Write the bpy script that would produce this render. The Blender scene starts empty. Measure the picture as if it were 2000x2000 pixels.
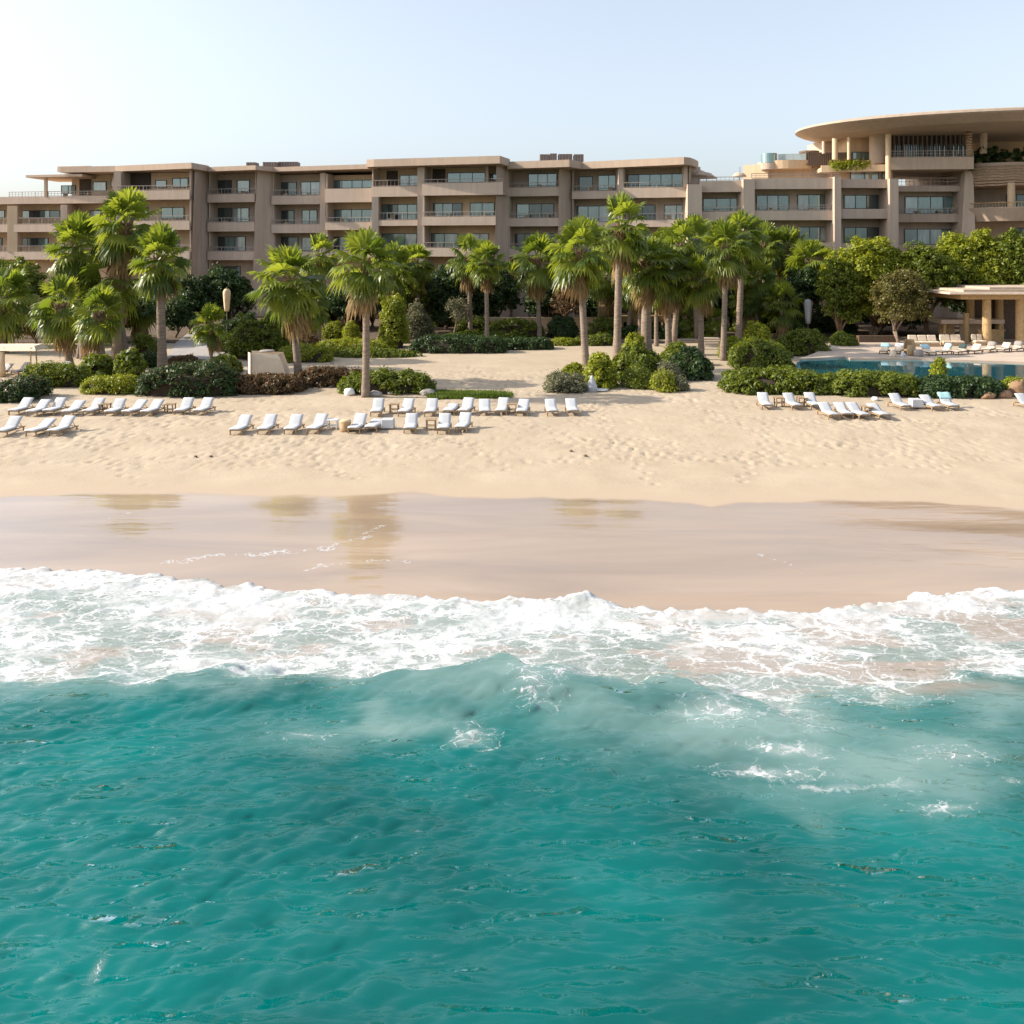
import bpy, math, random
import numpy as np
from mathutils import Vector, Matrix

SC = bpy.context.scene
COL = SC.collection
R = math.radians
PI = math.pi

# ---------------------------------------------------------------- camera, sky, sun, exposure
F, H = 1780.0, 9.0                        # focal length in pixels of a 2000 px frame, eye height over the sea
cam = bpy.data.cameras.new('camera')
cam.sensor_fit = 'HORIZONTAL'
cam.sensor_width = 36.0
cam.lens = F / 2000.0 * 36.0
cam.shift_y = -0.25
cam.clip_start, cam.clip_end = 0.5, 8000
camo = bpy.data.objects.new('camera', cam)
COL.objects.link(camo)
camo.location = (0, 0, H)
camo.rotation_euler = (PI / 2, 0, 0)
SC.camera = camo

SUN_EL, SUN_AZ = R(30), R(1.5)              # low sun from the left, a little beyond the beach
world = bpy.data.worlds.new('World')
SC.world = world
world.use_nodes = True
wn = world.node_tree
sky = wn.nodes.new('ShaderNodeTexSky')
sky.sky_type = 'NISHITA'
sky.sun_disc = False
sky.sun_elevation = SUN_EL
sky.sun_rotation = -(PI / 2 - SUN_AZ)
sky.dust_density = 3.0
sky.air_density = 1.0
sky.ozone_density = 3.0
bgn = wn.nodes['Background']
bgn.inputs[1].default_value = 0.13
hz = wn.nodes.new('ShaderNodeHueSaturation')          # hazy coastal air: a paler, evener sky
hz.inputs['Saturation'].default_value = .62
gm_ = wn.nodes.new('ShaderNodeGamma')
gm_.inputs[1].default_value = .80
wn.links.new(sky.outputs[0], hz.inputs['Color'])
wn.links.new(hz.outputs[0], gm_.inputs[0])
wn.links.new(gm_.outputs[0], bgn.inputs[0])

sl = bpy.data.lights.new('sun', 'SUN')
sl.energy = 2.75
sl.angle = R(0.6)
sl.color = (1.0, 0.90, 0.76)
slo = bpy.data.objects.new('sun', sl)
COL.objects.link(slo)
sdir = Vector((-math.cos(SUN_EL) * math.cos(SUN_AZ), math.cos(SUN_EL) * math.sin(SUN_AZ), math.sin(SUN_EL)))
slo.rotation_euler = sdir.to_track_quat('Z', 'Y').to_euler()
slo.location = (-60, 20, 60)

SC.view_settings.view_transform = 'Standard'
SC.view_settings.look = 'None'
SC.view_settings.gamma = 1.0
SC.view_settings.exposure = 1.45
try:
    SC.cycles.use_denoising = True
    SC.cycles.max_bounces = 8
    SC.cycles.diffuse_bounces = 3
    SC.cycles.transparent_max_bounces = 8
    SC.cycles.caustics_reflective = False
    SC.cycles.caustics_refractive = False
except Exception:
    pass

# ---------------------------------------------------------------- helpers: numbers
def px_x(px, Y): return (px - 1000.0) / F * Y
def py_z(py, Y): return H - (py - 500.0) / F * Y

PROF_Y = [-500, 0, 18, 24.3, 33, 38, 42, 50, 60, 80, 100, 130, 250, 6000]
PROF_Z = [-40, -4, -.5, 0, .36, .72, .98, 1.18, 1.3, 1.45, 1.9, 3.0, 4.5, 4.5]
def ground_z(y): return float(np.interp(y, PROF_Y, PROF_Z))
def G(px, py):
    lo, hi = 5.0, 400.0
    f = lambda Y: py_z(py, Y) - ground_z(Y)
    for _ in range(50):
        m = (lo + hi) / 2
        if f(m) > 0: lo = m
        else: hi = m
    Y = (lo + hi) / 2
    return Vector((px_x(px, Y), Y, ground_z(Y)))

def hash2(ix, iy, seed):
    n = (ix.astype(np.int64) * 374761393 + iy.astype(np.int64) * 668265263 + seed * 1442695041) & 0x7fffffff
    n = ((n ^ (n >> 13)) * 1274126177) & 0x7fffffff
    n = (n ^ (n >> 16)) & 0xffff
    return n / 65535.0
def vnoise(x, y, seed=0):
    ix, iy = np.floor(x), np.floor(y)
    fx, fy = x - ix, y - iy
    fx, fy = fx * fx * fx * (fx * (fx * 6 - 15) + 10), fy * fy * fy * (fy * (fy * 6 - 15) + 10)
    a, b = hash2(ix, iy, seed), hash2(ix + 1, iy, seed)
    c, d = hash2(ix, iy + 1, seed), hash2(ix + 1, iy + 1, seed)
    return (a * (1 - fx) + b * fx) * (1 - fy) + (c * (1 - fx) + d * fx) * fy
def fbm(x, y, oct=4, seed=0):
    s, a, t = 0, 1.0, 0
    for o in range(oct):
        s = s + a * vnoise(x * 2 ** o + 17.3 * o, y * 2 ** o - 9.1 * o, seed + o)
        t += a
        a *= .5
    return s / t
def sstep(a, b, x):
    t = np.clip((x - a) / (b - a), 0, 1)
    return t * t * (3 - 2 * t)

# ---------------------------------------------------------------- helpers: materials
def material(name):
    m = bpy.data.materials.new(name)
    m.use_nodes = True
    nt = m.node_tree
    return m, nt, nt.nodes, nt.links, nt.nodes['Principled BSDF']
def setin(n, **k):
    for a, v in k.items():
        n.inputs[a.replace('_', ' ')].default_value = v
def rgba(c): return (c[0], c[1], c[2], 1.0)

def simple(name, c, rough=.6, var=.15, scale=3.0, bump=0.0, bscale=30.0, metal=0.0, spec=.4, stretch=(1, 1, 1)):
    m, nt, N, L, b = material(name)
    tc = N.new('ShaderNodeTexCoord')
    mp = N.new('ShaderNodeMapping')
    mp.inputs['Scale'].default_value = stretch
    L.new(tc.outputs['Object'], mp.inputs[0])
    nz = N.new('ShaderNodeTexNoise')
    setin(nz, Scale=scale, Detail=5.0, Roughness=.6)
    L.new(mp.outputs[0], nz.inputs['Vector'])
    rp = N.new('ShaderNodeValToRGB')
    e = rp.color_ramp.elements
    e[0].position, e[1].position = .3, .7
    e[0].color = rgba([v * (1 - var) for v in c])
    e[1].color = rgba([min(1, v * (1 + var)) for v in c])
    L.new(nz.outputs['Fac'], rp.inputs[0])
    L.new(rp.outputs[0], b.inputs['Base Color'])
    setin(b, Roughness=rough, Metallic=metal)
    b.inputs['Specular IOR Level'].default_value = spec
    if bump:
        n2 = N.new('ShaderNodeTexNoise')
        setin(n2, Scale=bscale, Detail=4.0)
        L.new(mp.outputs[0], n2.inputs['Vector'])
        bp = N.new('ShaderNodeBump')
        setin(bp, Strength=bump, Distance=.05)
        L.new(n2.outputs['Fac'], bp.inputs['Height'])
        L.new(bp.outputs[0], b.inputs['Normal'])
    return m

def leafmat(name, dark, light, trans=.35, rough=.45, spec=.35):
    m, nt, N, L, b = material(name)
    g = N.new('ShaderNodeNewGeometry')
    rp = N.new('ShaderNodeValToRGB')
    e = rp.color_ramp.elements
    e[0].color, e[1].color = rgba(dark), rgba(light)
    L.new(g.outputs['Random Per Island'], rp.inputs[0])
    L.new(rp.outputs[0], b.inputs['Base Color'])
    setin(b, Roughness=rough)
    b.inputs['Specular IOR Level'].default_value = spec
    t = N.new('ShaderNodeBsdfTranslucent')
    hs = N.new('ShaderNodeHueSaturation')
    setin(hs, Hue=.485, Saturation=1.1, Value=1.7)
    L.new(rp.outputs[0], hs.inputs['Color'])
    L.new(hs.outputs[0], t.inputs[0])
    mx = N.new('ShaderNodeMixShader')
    mx.inputs[0].default_value = trans
    L.new(b.outputs[0], mx.inputs[1])
    L.new(t.outputs[0], mx.inputs[2])
    L.new(mx.outputs[0], N['Material Output'].inputs[0])
    return m

M = {}
M['palm_leaf'] = leafmat('palm_leaf', (.052, .092, .014), (.20, .245, .04), .5, .36, .5)
M['palm_dead'] = leafmat('palm_dead', (.20, .13, .06), (.34, .24, .11), .25, .7, .2)
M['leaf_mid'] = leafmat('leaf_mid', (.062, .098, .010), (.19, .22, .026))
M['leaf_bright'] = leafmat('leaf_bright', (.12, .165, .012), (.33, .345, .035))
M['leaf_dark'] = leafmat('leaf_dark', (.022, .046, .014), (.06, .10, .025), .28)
M['leaf_red'] = leafmat('leaf_red', (.05, .05, .018), (.19, .10, .045), .25)
M['leaf_rust'] = leafmat('leaf_rust', (.08, .055, .02), (.22, .13, .07), .25)
M['leaf_grey'] = leafmat('leaf_grey', (.10, .11, .055), (.24, .23, .13), .25)
M['leaf_olive'] = leafmat('leaf_olive', (.075, .075, .018), (.20, .175, .05), .3)
M['grass'] = leafmat('grass', (.06, .10, .015), (.14, .20, .03), .35)
M['bark'] = simple('bark', (.17, .115, .075), .85, .35, 4, .8, 12)
M['palm_trunk'] = simple('palm_trunk', (.25, .19, .145), .85, .35, 2.2, .9, 9, stretch=(1, 1, 6))
M['palm_boots'] = simple('palm_boots', (.22, .14, .085), .9, .45, 5, 1.0, 10)
M['core_shade'] = simple('core_shade', (.045, .032, .02), .9, .3, 6)  # very dark brown for shrub cores, stands in for inner shade
M['teak'] = simple('teak', (.33, .22, .12), .6, .3, 6, .2, 30)
M['dark_wood'] = simple('dark_wood', (.10, .065, .04), .6, .3, 6)
M['white_fabric'] = simple('white_fabric', (.50, .51, .525), .85, .04, 3, .15, 40, spec=.2)
M['cream_fabric'] = simple('cream_fabric', (.70, .58, .44), .9, .08, 2, .2, 8, spec=.2)
M['beige_fabric'] = simple('beige_fabric', (.62, .46, .29), .9, .12, 2, .2, 8, spec=.2)
M['mint_fabric'] = simple('mint_fabric', (.36, .58, .58), .9, .06, 3, spec=.2)
M['blue_fabric'] = simple('blue_fabric', (.38, .60, .66), .9, .06, 3, spec=.2)
M['grey_fabric'] = simple('grey_fabric', (.30, .27, .25), .9, .1, 3, spec=.2)
M['dark_fabric'] = simple('dark_fabric', (.05, .075, .075), .9, .1, 3, spec=.2)
M['wicker'] = simple('wicker', (.42, .29, .16), .8, .35, 25, .6, 40)
M['white_plastic'] = simple('white_plastic', (.78, .78, .77), .35, .03, 2)
M['metal'] = simple('metal', (.30, .26, .23), .45, .1, 3, metal=.6)
M['rail_metal'] = simple('rail_metal', (.36, .30, .26), .5, .1, 3)
M['frame_dark'] = simple('frame_dark', (.045, .042, .04), .4, .1, 3)
M['teal_fabric'] = simple('teal_fabric', (.02, .35, .36), .8, .1, 3)
M['rock'] = simple('rock', (.34, .31, .28), .9, .3, 3, .8, 6)
M['rock_brown'] = simple('rock_brown', (.28, .17, .10), .9, .3, 3, .8, 6)
M['soil'] = simple('soil', (.11, .075, .048), .95, .35, 1.2, .6, 5)
M['paving'] = simple('paving', (.36, .33, .31), .8, .1, .8, .1, 10)
M['deck_stone'] = simple('deck_stone', (.50, .40, .315), .8, .1, .7, .1, 10)
M['roof_unit'] = simple('roof_unit', (.16, .125, .11), .6, .2, 3)
M['timber'] = simple('timber', (.46, .31, .15), .7, .2, 5, .3, 20)
M['straw_roof'] = simple('straw_roof', (.48, .38, .29), .85, .15, 2, .3, 10)
M['interior_shade'] = simple('interior_shade', (.085, .065, .05), .9, .2, .6)  # dark brown standing in for the shade inside openings

def stucco(name, c, bands=0.0):
    m, nt, N, L, b = material(name)
    tc = N.new('ShaderNodeTexCoord')
    n1 = N.new('ShaderNodeTexNoise'); setin(n1, Scale=.22, Detail=6.0, Roughness=.65)
    L.new(tc.outputs['Object'], n1.inputs['Vector'])
    mp = N.new('ShaderNodeMapping'); mp.inputs['Scale'].default_value = (2.2, 2.2, .16)
    L.new(tc.outputs['Object'], mp.inputs[0])
    n2 = N.new('ShaderNodeTexNoise'); setin(n2, Scale=1.0, Detail=5.0, Roughness=.6)
    L.new(mp.outputs[0], n2.inputs['Vector'])
    ad = N.new('ShaderNodeMath'); ad.operation = 'ADD'
    L.new(n1.outputs['Fac'], ad.inputs[0]); L.new(n2.outputs['Fac'], ad.inputs[1])
    rp = N.new('ShaderNodeValToRGB')
    e = rp.color_ramp.elements
    e[0].position, e[1].position = .34, .66
    e[0].color = rgba([v * .84 for v in c]); e[1].color = rgba([v * 1.1 for v in c])
    hf = N.new('ShaderNodeMath'); hf.operation = 'MULTIPLY'; hf.inputs[1].default_value = .5
    L.new(ad.outputs[0], hf.inputs[0]); L.new(hf.outputs[0], rp.inputs[0])
    L.new(rp.outputs[0], b.inputs['Base Color'])
    setin(b, Roughness=.9)
    b.inputs['Specular IOR Level'].default_value = .2
    if bands:
        w = N.new('ShaderNodeTexWave'); w.bands_direction = 'Z'
        setin(w, Scale=bands, Distortion=3.0, Detail=3.0)
        L.new(tc.outputs['Object'], w.inputs['Vector'])
        bp = N.new('ShaderNodeBump'); setin(bp, Strength=.9, Distance=.2)
        L.new(w.outputs['Fac'], bp.inputs['Height']); L.new(bp.outputs[0], b.inputs['Normal'])
    return m
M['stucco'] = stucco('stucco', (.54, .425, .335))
M['stucco_shaded'] = stucco('stucco_shaded', (.48, .375, .30))  # darker stucco copy, shade painted into faces turned from the sun
M['stucco_sand_lit'] = stucco('stucco_sand_lit', (.62, .465, .31))  # yellower copy for sandy parts and for walls with sunlight painted in
M['stone_banded'] = stucco('stone_banded', (.50, .36, .25), 1.1)
M['roof_plate'] = stucco('roof_plate', (.50, .38, .29))
M['oval_roof'] = stucco('oval_roof', (.42, .335, .265))
M['lattice'] = simple('lattice', (.20, .145, .11), .7, .1, 3)

def glass(name, c, refl):
    m, nt, N, L, b = material(name)
    tc = N.new('ShaderNodeTexCoord')
    mp = N.new('ShaderNodeMapping'); mp.inputs['Scale'].default_value = (1.3, 1.3, .25)
    L.new(tc.outputs['Object'], mp.inputs[0])
    nz = N.new('ShaderNodeTexNoise'); setin(nz, Scale=1.1, Detail=3.0)
    L.new(mp.outputs[0], nz.inputs['Vector'])
    rp = N.new('ShaderNodeValToRGB')
    e = rp.color_ramp.elements
    e[0].position, e[1].position = .35, .65
    e[0].color = rgba([v * .6 for v in c]); e[1].color = rgba([v * 1.25 for v in c])
    L.new(nz.outputs['Fac'], rp.inputs[0])
    L.new(rp.outputs[0], b.inputs['Base Color'])
    setin(b, Roughness=.3)
    gl = N.new('ShaderNodeBsdfGlossy'); gl.inputs['Roughness'].default_value = .04
    gl.inputs['Color'].default_value = (.80, .95, .95, 1)
    mx = N.new('ShaderNodeMixShader'); mx.inputs[0].default_value = refl
    L.new(b.outputs[0], mx.inputs[1]); L.new(gl.outputs[0], mx.inputs[2])
    L.new(mx.outputs[0], N['Material Output'].inputs[0])
    return m
M['glass_dark'] = glass('glass_dark', (.03, .05, .05), .10)
M['glass_teal'] = glass('glass_teal', (.09, .18, .175), .20)
M['glass_curtain'] = glass('glass_curtain', (.36, .40, .39), .18)

# ---------------------------------------------------------------- helpers: mesh building
def link(name, me, mat, parent=None):
    o = bpy.data.objects.new(name, me)
    COL.objects.link(o)
    if mat is not None: me.materials.append(mat)
    if parent is not None: o.parent = parent
    return o
def np_mesh(name, V, Fq, mat, parent=None, smooth=False):
    """V (n,3), Fq (m,k) of one polygon size"""
    me = bpy.data.meshes.new(name)
    V = np.asarray(V, np.float32); Fq = np.asarray(Fq, np.int32)
    k = Fq.shape[1]
    me.vertices.add(len(V)); me.vertices.foreach_set('co', V.ravel())
    me.loops.add(Fq.size); me.loops.foreach_set('vertex_index', Fq.ravel())
    me.polygons.add(len(Fq))
    me.polygons.foreach_set('loop_start', np.arange(0, Fq.size, k, dtype=np.int32))
    if smooth: me.polygons.foreach_set('use_smooth', np.ones(len(Fq), bool))
    me.update(calc_edges=True)
    return link(name, me, mat, parent)

class MB:
    def __init__(s): s.v = []; s.f = []
    def add(s, vs, fs):
        o = len(s.v)
        s.v += [tuple(v) for v in vs]
        s.f += [tuple(i + o for i in f) for f in fs]
    def prism(s, pl, z0, z1, top=None):
        n = len(pl); tp = top or pl
        vs = [(p[0], p[1], z0) for p in pl] + [(p[0], p[1], z1) for p in tp]
        a = sum(pl[i][0] * pl[(i + 1) % n][1] - pl[(i + 1) % n][0] * pl[i][1] for i in range(n))
        fs = [tuple(range(n))[::-1], tuple(range(n, 2 * n))] + [(i, (i + 1) % n, n + (i + 1) % n, n + i) for i in range(n)]
        if a < 0: fs = [f[::-1] for f in fs]
        s.add(vs, fs)
    def box(s, x0, x1, y0, y1, z0, z1): s.prism([(x0, y0), (x1, y0), (x1, y1), (x0, y1)], z0, z1)
    def seg(s, p0, p1, t0, t1, z0, z1):
        d = Vector((p1[0] - p0[0], p1[1] - p0[1])).normalized()
        n = Vector((-d.y, d.x))
        s.prism([(p0[0] + n.x * t0, p0[1] + n.y * t0), (p1[0] + n.x * t0, p1[1] + n.y * t0),
                 (p1[0] + n.x * t1, p1[1] + n.y * t1), (p0[0] + n.x * t1, p0[1] + n.y * t1)], z0, z1)
    def tube(s, pts, rs, n=8, cap=True):
        pts = [Vector(p) for p in pts]
        if not hasattr(rs, '__len__'): rs = [rs] * len(pts)
        o = len(s.v); ref = None
        for i, p in enumerate(pts):
            t = (pts[min(i + 1, len(pts) - 1)] - pts[max(i - 1, 0)]).normalized()
            if ref is None: ref = t.orthogonal().normalized()
            ref = (ref - t * ref.dot(t)).normalized(); b = t.cross(ref)
            for k in range(n):
                a = 2 * PI * k / n
                s.v.append(tuple(p + (ref * math.cos(a) + b * math.sin(a)) * rs[i]))
        for i in range(len(pts) - 1):
            for k in range(n):
                a, b_ = o + i * n + k, o + i * n + (k + 1) % n
                s.f.append((a, b_, b_ + n, a + n))
        if cap:
            s.f.append(tuple(o + k for k in range(n))[::-1])
            e = o + (len(pts) - 1) * n
            s.f.append(tuple(e + k for k in range(n)))
    def lathe(s, c, prof, n=20, sx=1, sy=1):
        o = len(s.v)
        for r, z in prof:
            for k in range(n):
                a = 2 * PI * k / n
                s.v.append((c[0] + math.cos(a) * r * sx, c[1] + math.sin(a) * r * sy, c[2] + z))
        for i in range(len(prof) - 1):
            for k in range(n):
                a, b_ = o + i * n + k, o + i * n + (k + 1) % n
                s.f.append((a, b_, b_ + n, a + n))
        s.f.append(tuple(o + k for k in range(n))[::-1])
        e = o + (len(prof) - 1) * n
        s.f.append(tuple(e + k for k in range(n)))
    def build(s, name, mat, parent=None, smooth=False, bevel=0.0):
        me = bpy.data.meshes.new(name)
        me.from_pydata(s.v, [], s.f)
        if smooth:
            for p in me.polygons: p.use_smooth = True
        me.update()
        o = link(name, me, mat, parent)
        if bevel:
            b = o.modifiers.new('bevel', 'BEVEL'); b.width = bevel; b.segments = 2; b.limit_method = 'ANGLE'
        return o

def tag(o, label=None, cat=None, group=None, kind=None):
    if label: o['label'] = label
    if cat: o['category'] = cat
    if group: o['group'] = group
    if kind: o['kind'] = kind
    return o
def empty(name, loc, label=None, cat=None, group=None, rz=0.0):
    o = bpy.data.objects.new(name, None)
    COL.objects.link(o)
    o.location = loc; o.rotation_euler = (0, 0, rz); o.empty_display_size = .3
    return tag(o, label, cat, group)
def kids(o): return [c for c in COL.objects if c.parent == o]
LSC = .82
LS3 = (.86, .74, .70)
def copy_thing(root, parts, loc, rz=0.0, label=None, scale=1.0):
    r = root.copy(); COL.objects.link(r)
    r.location = loc; r.rotation_euler = (0, 0, rz); r.scale = LS3
    if label: r['label'] = label
    for ch, subs in parts:
        c = ch.copy(); COL.objects.link(c); c.parent = r
        for g in subs:
            d = g.copy(); COL.objects.link(d); d.parent = c
    return r
def tree_of(root): return [(c, kids(c)) for c in kids(root)]

def grid_mesh(name, X, Y, Z, mat, attrs=None):
    ny, nx = X.shape
    V = np.stack([X.ravel(), Y.ravel(), Z.ravel()], 1)
    i = np.arange(nx * ny).reshape(ny, nx)
    Fq = np.stack([i[:-1, :-1].ravel(), i[:-1, 1:].ravel(), i[1:, 1:].ravel(), i[1:, :-1].ravel()], 1)
    o = np_mesh(name, V, Fq, mat, smooth=True)
    for k, a in (attrs or {}).items():
        at = o.data.attributes.new(k, 'FLOAT', 'POINT')
        at.data.foreach_set('value', np.asarray(a, np.float32).ravel())
    return o

# ---------------------------------------------------------------- shore lines (measured on the photograph, laid on the ground)
def shore(pts, z):
    P = [((px - 1000) / F * ((H - z) * F / (py - 500)), (H - z) * F / (py - 500)) for px, py in pts]
    P.sort()
    return [p[0] for p in P], [p[1] for p in P]
FRONT = shore([(-600, 1105), (0, 1106), (150, 1104), (250, 1109), (350, 1119), (500, 1136), (700, 1146), (900, 1153), (1100, 1156), (1160, 1150),
               (1215, 1166), (1300, 1172), (1450, 1176), (1560, 1175), (1650, 1166), (1750, 1153), (1850, 1146), (2000, 1138), (2600, 1120)], .15)
BACK = shore([(-600, 1335), (0, 1330), (150, 1327), (300, 1322), (450, 1315), (600, 1312), (700, 1315), (850, 1310), (980, 1304),
              (1080, 1322), (1200, 1338), (1350, 1348), (1500, 1372), (1620, 1362), (1750, 1348), (1900, 1318), (2000, 1304), (2600, 1300)], .1)
SWASH = shore([(-600, 975), (0, 973), (200, 967), (450, 968), (550, 972), (720, 970), (800, 966), (950, 975), (1150, 975), (1250, 976), (1350, 984),
               (1392, 991), (1450, 983), (1650, 978), (1800, 981), (1900, 988), (2000, 995), (2600, 1010)], .33)
def at_line(L, x): return np.interp(x, L[0], L[1])

# ---------------------------------------------------------------- sand
def spread(lo, hi, step, far_lo, far_hi, g=1.22):
    mid = list(np.arange(lo, hi + step / 2, step))
    s, a = step, mid[-1]
    while a < far_hi: s *= g; a += s; mid.append(a)
    s, a = step, mid[0]; pre = []
    while a > far_lo: s *= g; a -= s; pre.append(a)
    return np.array(pre[::-1] + mid)
def build_sand():
    xs = spread(-30, 30, .12, -900, 900)
    ys = np.concatenate([np.linspace(-60, 17, 20), np.arange(18, 36, .1), np.arange(36, 62, .14), np.arange(62, 100, .8), spread(101, 120, 2, 101, 3000, 1.3)])
    X, Y = np.meshgrid(xs, ys)
    Z = np.interp(Y, PROF_Y, PROF_Z)
    ye = at_line(SWASH, X) + (fbm(X * .9, Y * .4, 3, 5) - .5) * .5
    wet = sstep(.25, -.12, Y - ye)
    damp = sstep(2.6, 0, Y - ye)
    dry = 1 - damp
    lace = np.zeros_like(X)
    for line, w_ in (([(330, 1098), (420, 1086), (520, 1082), (640, 1072), (690, 1052), (757, 1028)], .16), ([(600, 1110), (680, 1100), (740, 1092), (800, 1096)], .12),
                     ([(1480, 1082), (1530, 1098), (1560, 1120)], .10), ([(60, 1040), (140, 1020), (260, 1004)], .05)):
        A_ = [G(*p) for p in line]
        for p, q in zip(A_, A_[1:]):
            dx, dy = q.x - p.x, q.y - p.y
            tt = np.clip(((X - p.x) * dx + (Y - p.y) * dy) / (dx * dx + dy * dy), 0, 1)
            dd = np.hypot(X - p.x - tt * dx + (fbm(X * 2, Y * 2, 2, 33) - .5) * .5, Y - p.y - tt * dy + (fbm(X * 2, Y * 2, 2, 34) - .5) * .5)
            lace = np.maximum(lace, sstep(w_ * 2.4, 0, dd))
    rough = sstep(36.0, 37.6, Y + (fbm(X * .12, Y * .3, 3, 8) - .5) * 2.2) * sstep(66, 56, Y)
    near = ((np.abs(X) < 34) & (Y < 66)).astype(float)
    foot = fbm(X * 6.5, Y * 4.2, 2, 11)
    pits = sstep(.62, .76, fbm(X * 5.6, Y * 3.8, 2, 21))
    Z = Z + near * rough * ((foot - .5) * .028 - pits * .05) * (.35 + .9 * sstep(.4, .65, fbm(X * .22, Y * .5, 3, 17))) + near * dry * (fbm(X * .35, Y * .5, 3, 31) - .5) * .10
    Z = Z + near * wet * (fbm(X * .15 + Y * .25, Y * .5, 2, 41) - .5) * .03
    rt = random.Random(12)
    for (pa, pb_) in (((150, 850), (330, 960)), ((520, 850), (700, 955)), ((840, 850), (1000, 930)), ((930, 815), (1330, 890)), ((1180, 780), (1260, 960)), ((1500, 830), (1420, 950)),
                      ((1740, 830), (1900, 940)), ((1100, 900), (1900, 905)), ((60, 900), (900, 890)), ((1060, 720), (960, 800)), ((880, 700), (1000, 770)), ((1330, 790), (1500, 850))):
        a_, b_ = G(*pa), G(*pb_); L_ = (b_ - a_).length; nst = int(L_ / .62); dr_ = (b_ - a_).normalized()
        wob = rt.uniform(0, 6)
        for k in range(nst):
            c_ = a_ + dr_ * (k * .62 + rt.uniform(-.08, .08)) + Vector((-dr_.y, dr_.x, 0)) * ((.13 if k % 2 else -.13) + .5 * math.sin(k * .16 + wob))
            i0, i1 = np.searchsorted(xs, [c_.x - .5, c_.x + .5]); j0, j1 = np.searchsorted(ys, [c_.y - .5, c_.y + .5])
            q2 = ((X[j0:j1, i0:i1] - c_.x) / .13) ** 2 + ((Y[j0:j1, i0:i1] - c_.y) / .17) ** 2
            Z[j0:j1, i0:i1] += (.016 * np.exp(-((np.sqrt(q2) - 1.6) / .5) ** 2) - .052 * np.exp(-q2 * 1.3)) * dry[j0:j1, i0:i1]
    m, nt, N, L, b = material('sand')
    tc = N.new('ShaderNodeTexCoord')
    aw = N.new('ShaderNodeAttribute'); aw.attribute_name = 'wet'
    ad = N.new('ShaderNodeAttribute'); ad.attribute_name = 'damp'
    ar = N.new('ShaderNodeAttribute'); ar.attribute_name = 'trodden'
    n1 = N.new('ShaderNodeTexNoise'); setin(n1, Scale=.45, Detail=8.0, Roughness=.65)
    L.new(tc.outputs['Object'], n1.inputs['Vector'])
    dr = N.new('ShaderNodeValToRGB'); e = dr.color_ramp.elements
    e[0].position, e[1].position = .32, .7
    e[0].color = (.395, .315, .226, 1); e[1].color = (.475, .388, .285, 1)
    L.new(n1.outputs['Fac'], dr.inputs[0])
    # little dark flecks: weed, pebbles, shell bits
    vo = N.new('ShaderNodeTexVoronoi'); setin(vo, Scale=2.6, Randomness=1.0)
    L.new(tc.outputs['Object'], vo.inputs['Vector'])
    fl = N.new('ShaderNodeMapRange'); setin(fl, From_Min=.06, From_Max=.13, To_Min=1.0, To_Max=0.0)
    L.new(vo.outputs['Distance'], fl.inputs['Value'])
    sel = N.new('ShaderNodeMath'); sel.operation = 'GREATER_THAN'; sel.inputs[1].default_value = .62
    sx = N.new('ShaderNodeSeparateColor'); L.new(vo.outputs['Color'], sx.inputs[0]); L.new(sx.outputs[0], sel.inputs[0])
    fm = N.new('ShaderNodeMath'); fm.operation = 'MULTIPLY'
    L.new(fl.outputs[0], fm.inputs[0]); L.new(sel.outputs[0], fm.inputs[1])
    fm2 = N.new('ShaderNodeMath'); fm2.operation = 'MULTIPLY'
    L.new(fm.outputs[0], fm2.inputs[0]); L.new(ar.outputs['Fac'], fm2.inputs[1])
    mf = N.new('ShaderNodeMix'); mf.data_type = 'RGBA'
    mf.inputs['B'].default_value = (.20, .13, .08, 1)
    L.new(fm2.outputs[0], mf.inputs['Factor']); L.new(dr.outputs[0], mf.inputs['A'])
    md = N.new('ShaderNodeMix'); md.data_type = 'RGBA'
    md.inputs['B'].default_value = (.43, .338, .246, 1)
    L.new(ad.outputs['Fac'], md.inputs['Factor']); L.new(mf.outputs['Result'], md.inputs['A'])
    # wet sand streaks
    mp = N.new('ShaderNodeMapping'); mp.inputs['Scale'].default_value = (.10, .5, 1); mp.inputs['Rotation'].default_value = (0, 0, .22)
    L.new(tc.outputs['Object'], mp.inputs[0])
    n3 = N.new('ShaderNodeTexNoise'); setin(n3, Scale=1.0, Detail=6.0, Roughness=.55, Distortion=.6)
    L.new(mp.outputs[0], n3.inputs['Vector'])
    wr = N.new('ShaderNodeValToRGB'); e = wr.color_ramp.elements
    e[0].position, e[1].position = .3, .72
    e[0].color = (.28, .202, .136, 1); e[1].color = (.45, .322, .208, 1)
    L.new(n3.outputs['Fac'], wr.inputs[0])
    mw = N.new('ShaderNodeMix'); mw.data_type = 'RGBA'
    L.new(aw.outputs['Fac'], mw.inputs['Factor']); L.new(md.outputs['Result'], mw.inputs['A']); L.new(wr.outputs[0], mw.inputs['B'])
    al = N.new('ShaderNodeAttribute'); al.attribute_name = 'lace'
    vl = N.new('ShaderNodeTexVoronoi'); vl.feature = 'DISTANCE_TO_EDGE'; setin(vl, Scale=4.5)
    L.new(tc.outputs['Object'], vl.inputs['Vector'])
    nl_ = N.new('ShaderNodeTexNoise'); setin(nl_, Scale=9.0, Detail=4.0)
    L.new(tc.outputs['Object'], nl_.inputs['Vector'])
    l1 = N.new('ShaderNodeMath'); l1.operation = 'MULTIPLY_ADD'; l1.inputs[1].default_value = .42; l1.inputs[2].default_value = .03
    L.new(nl_.outputs['Fac'], l1.inputs[0])
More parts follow.
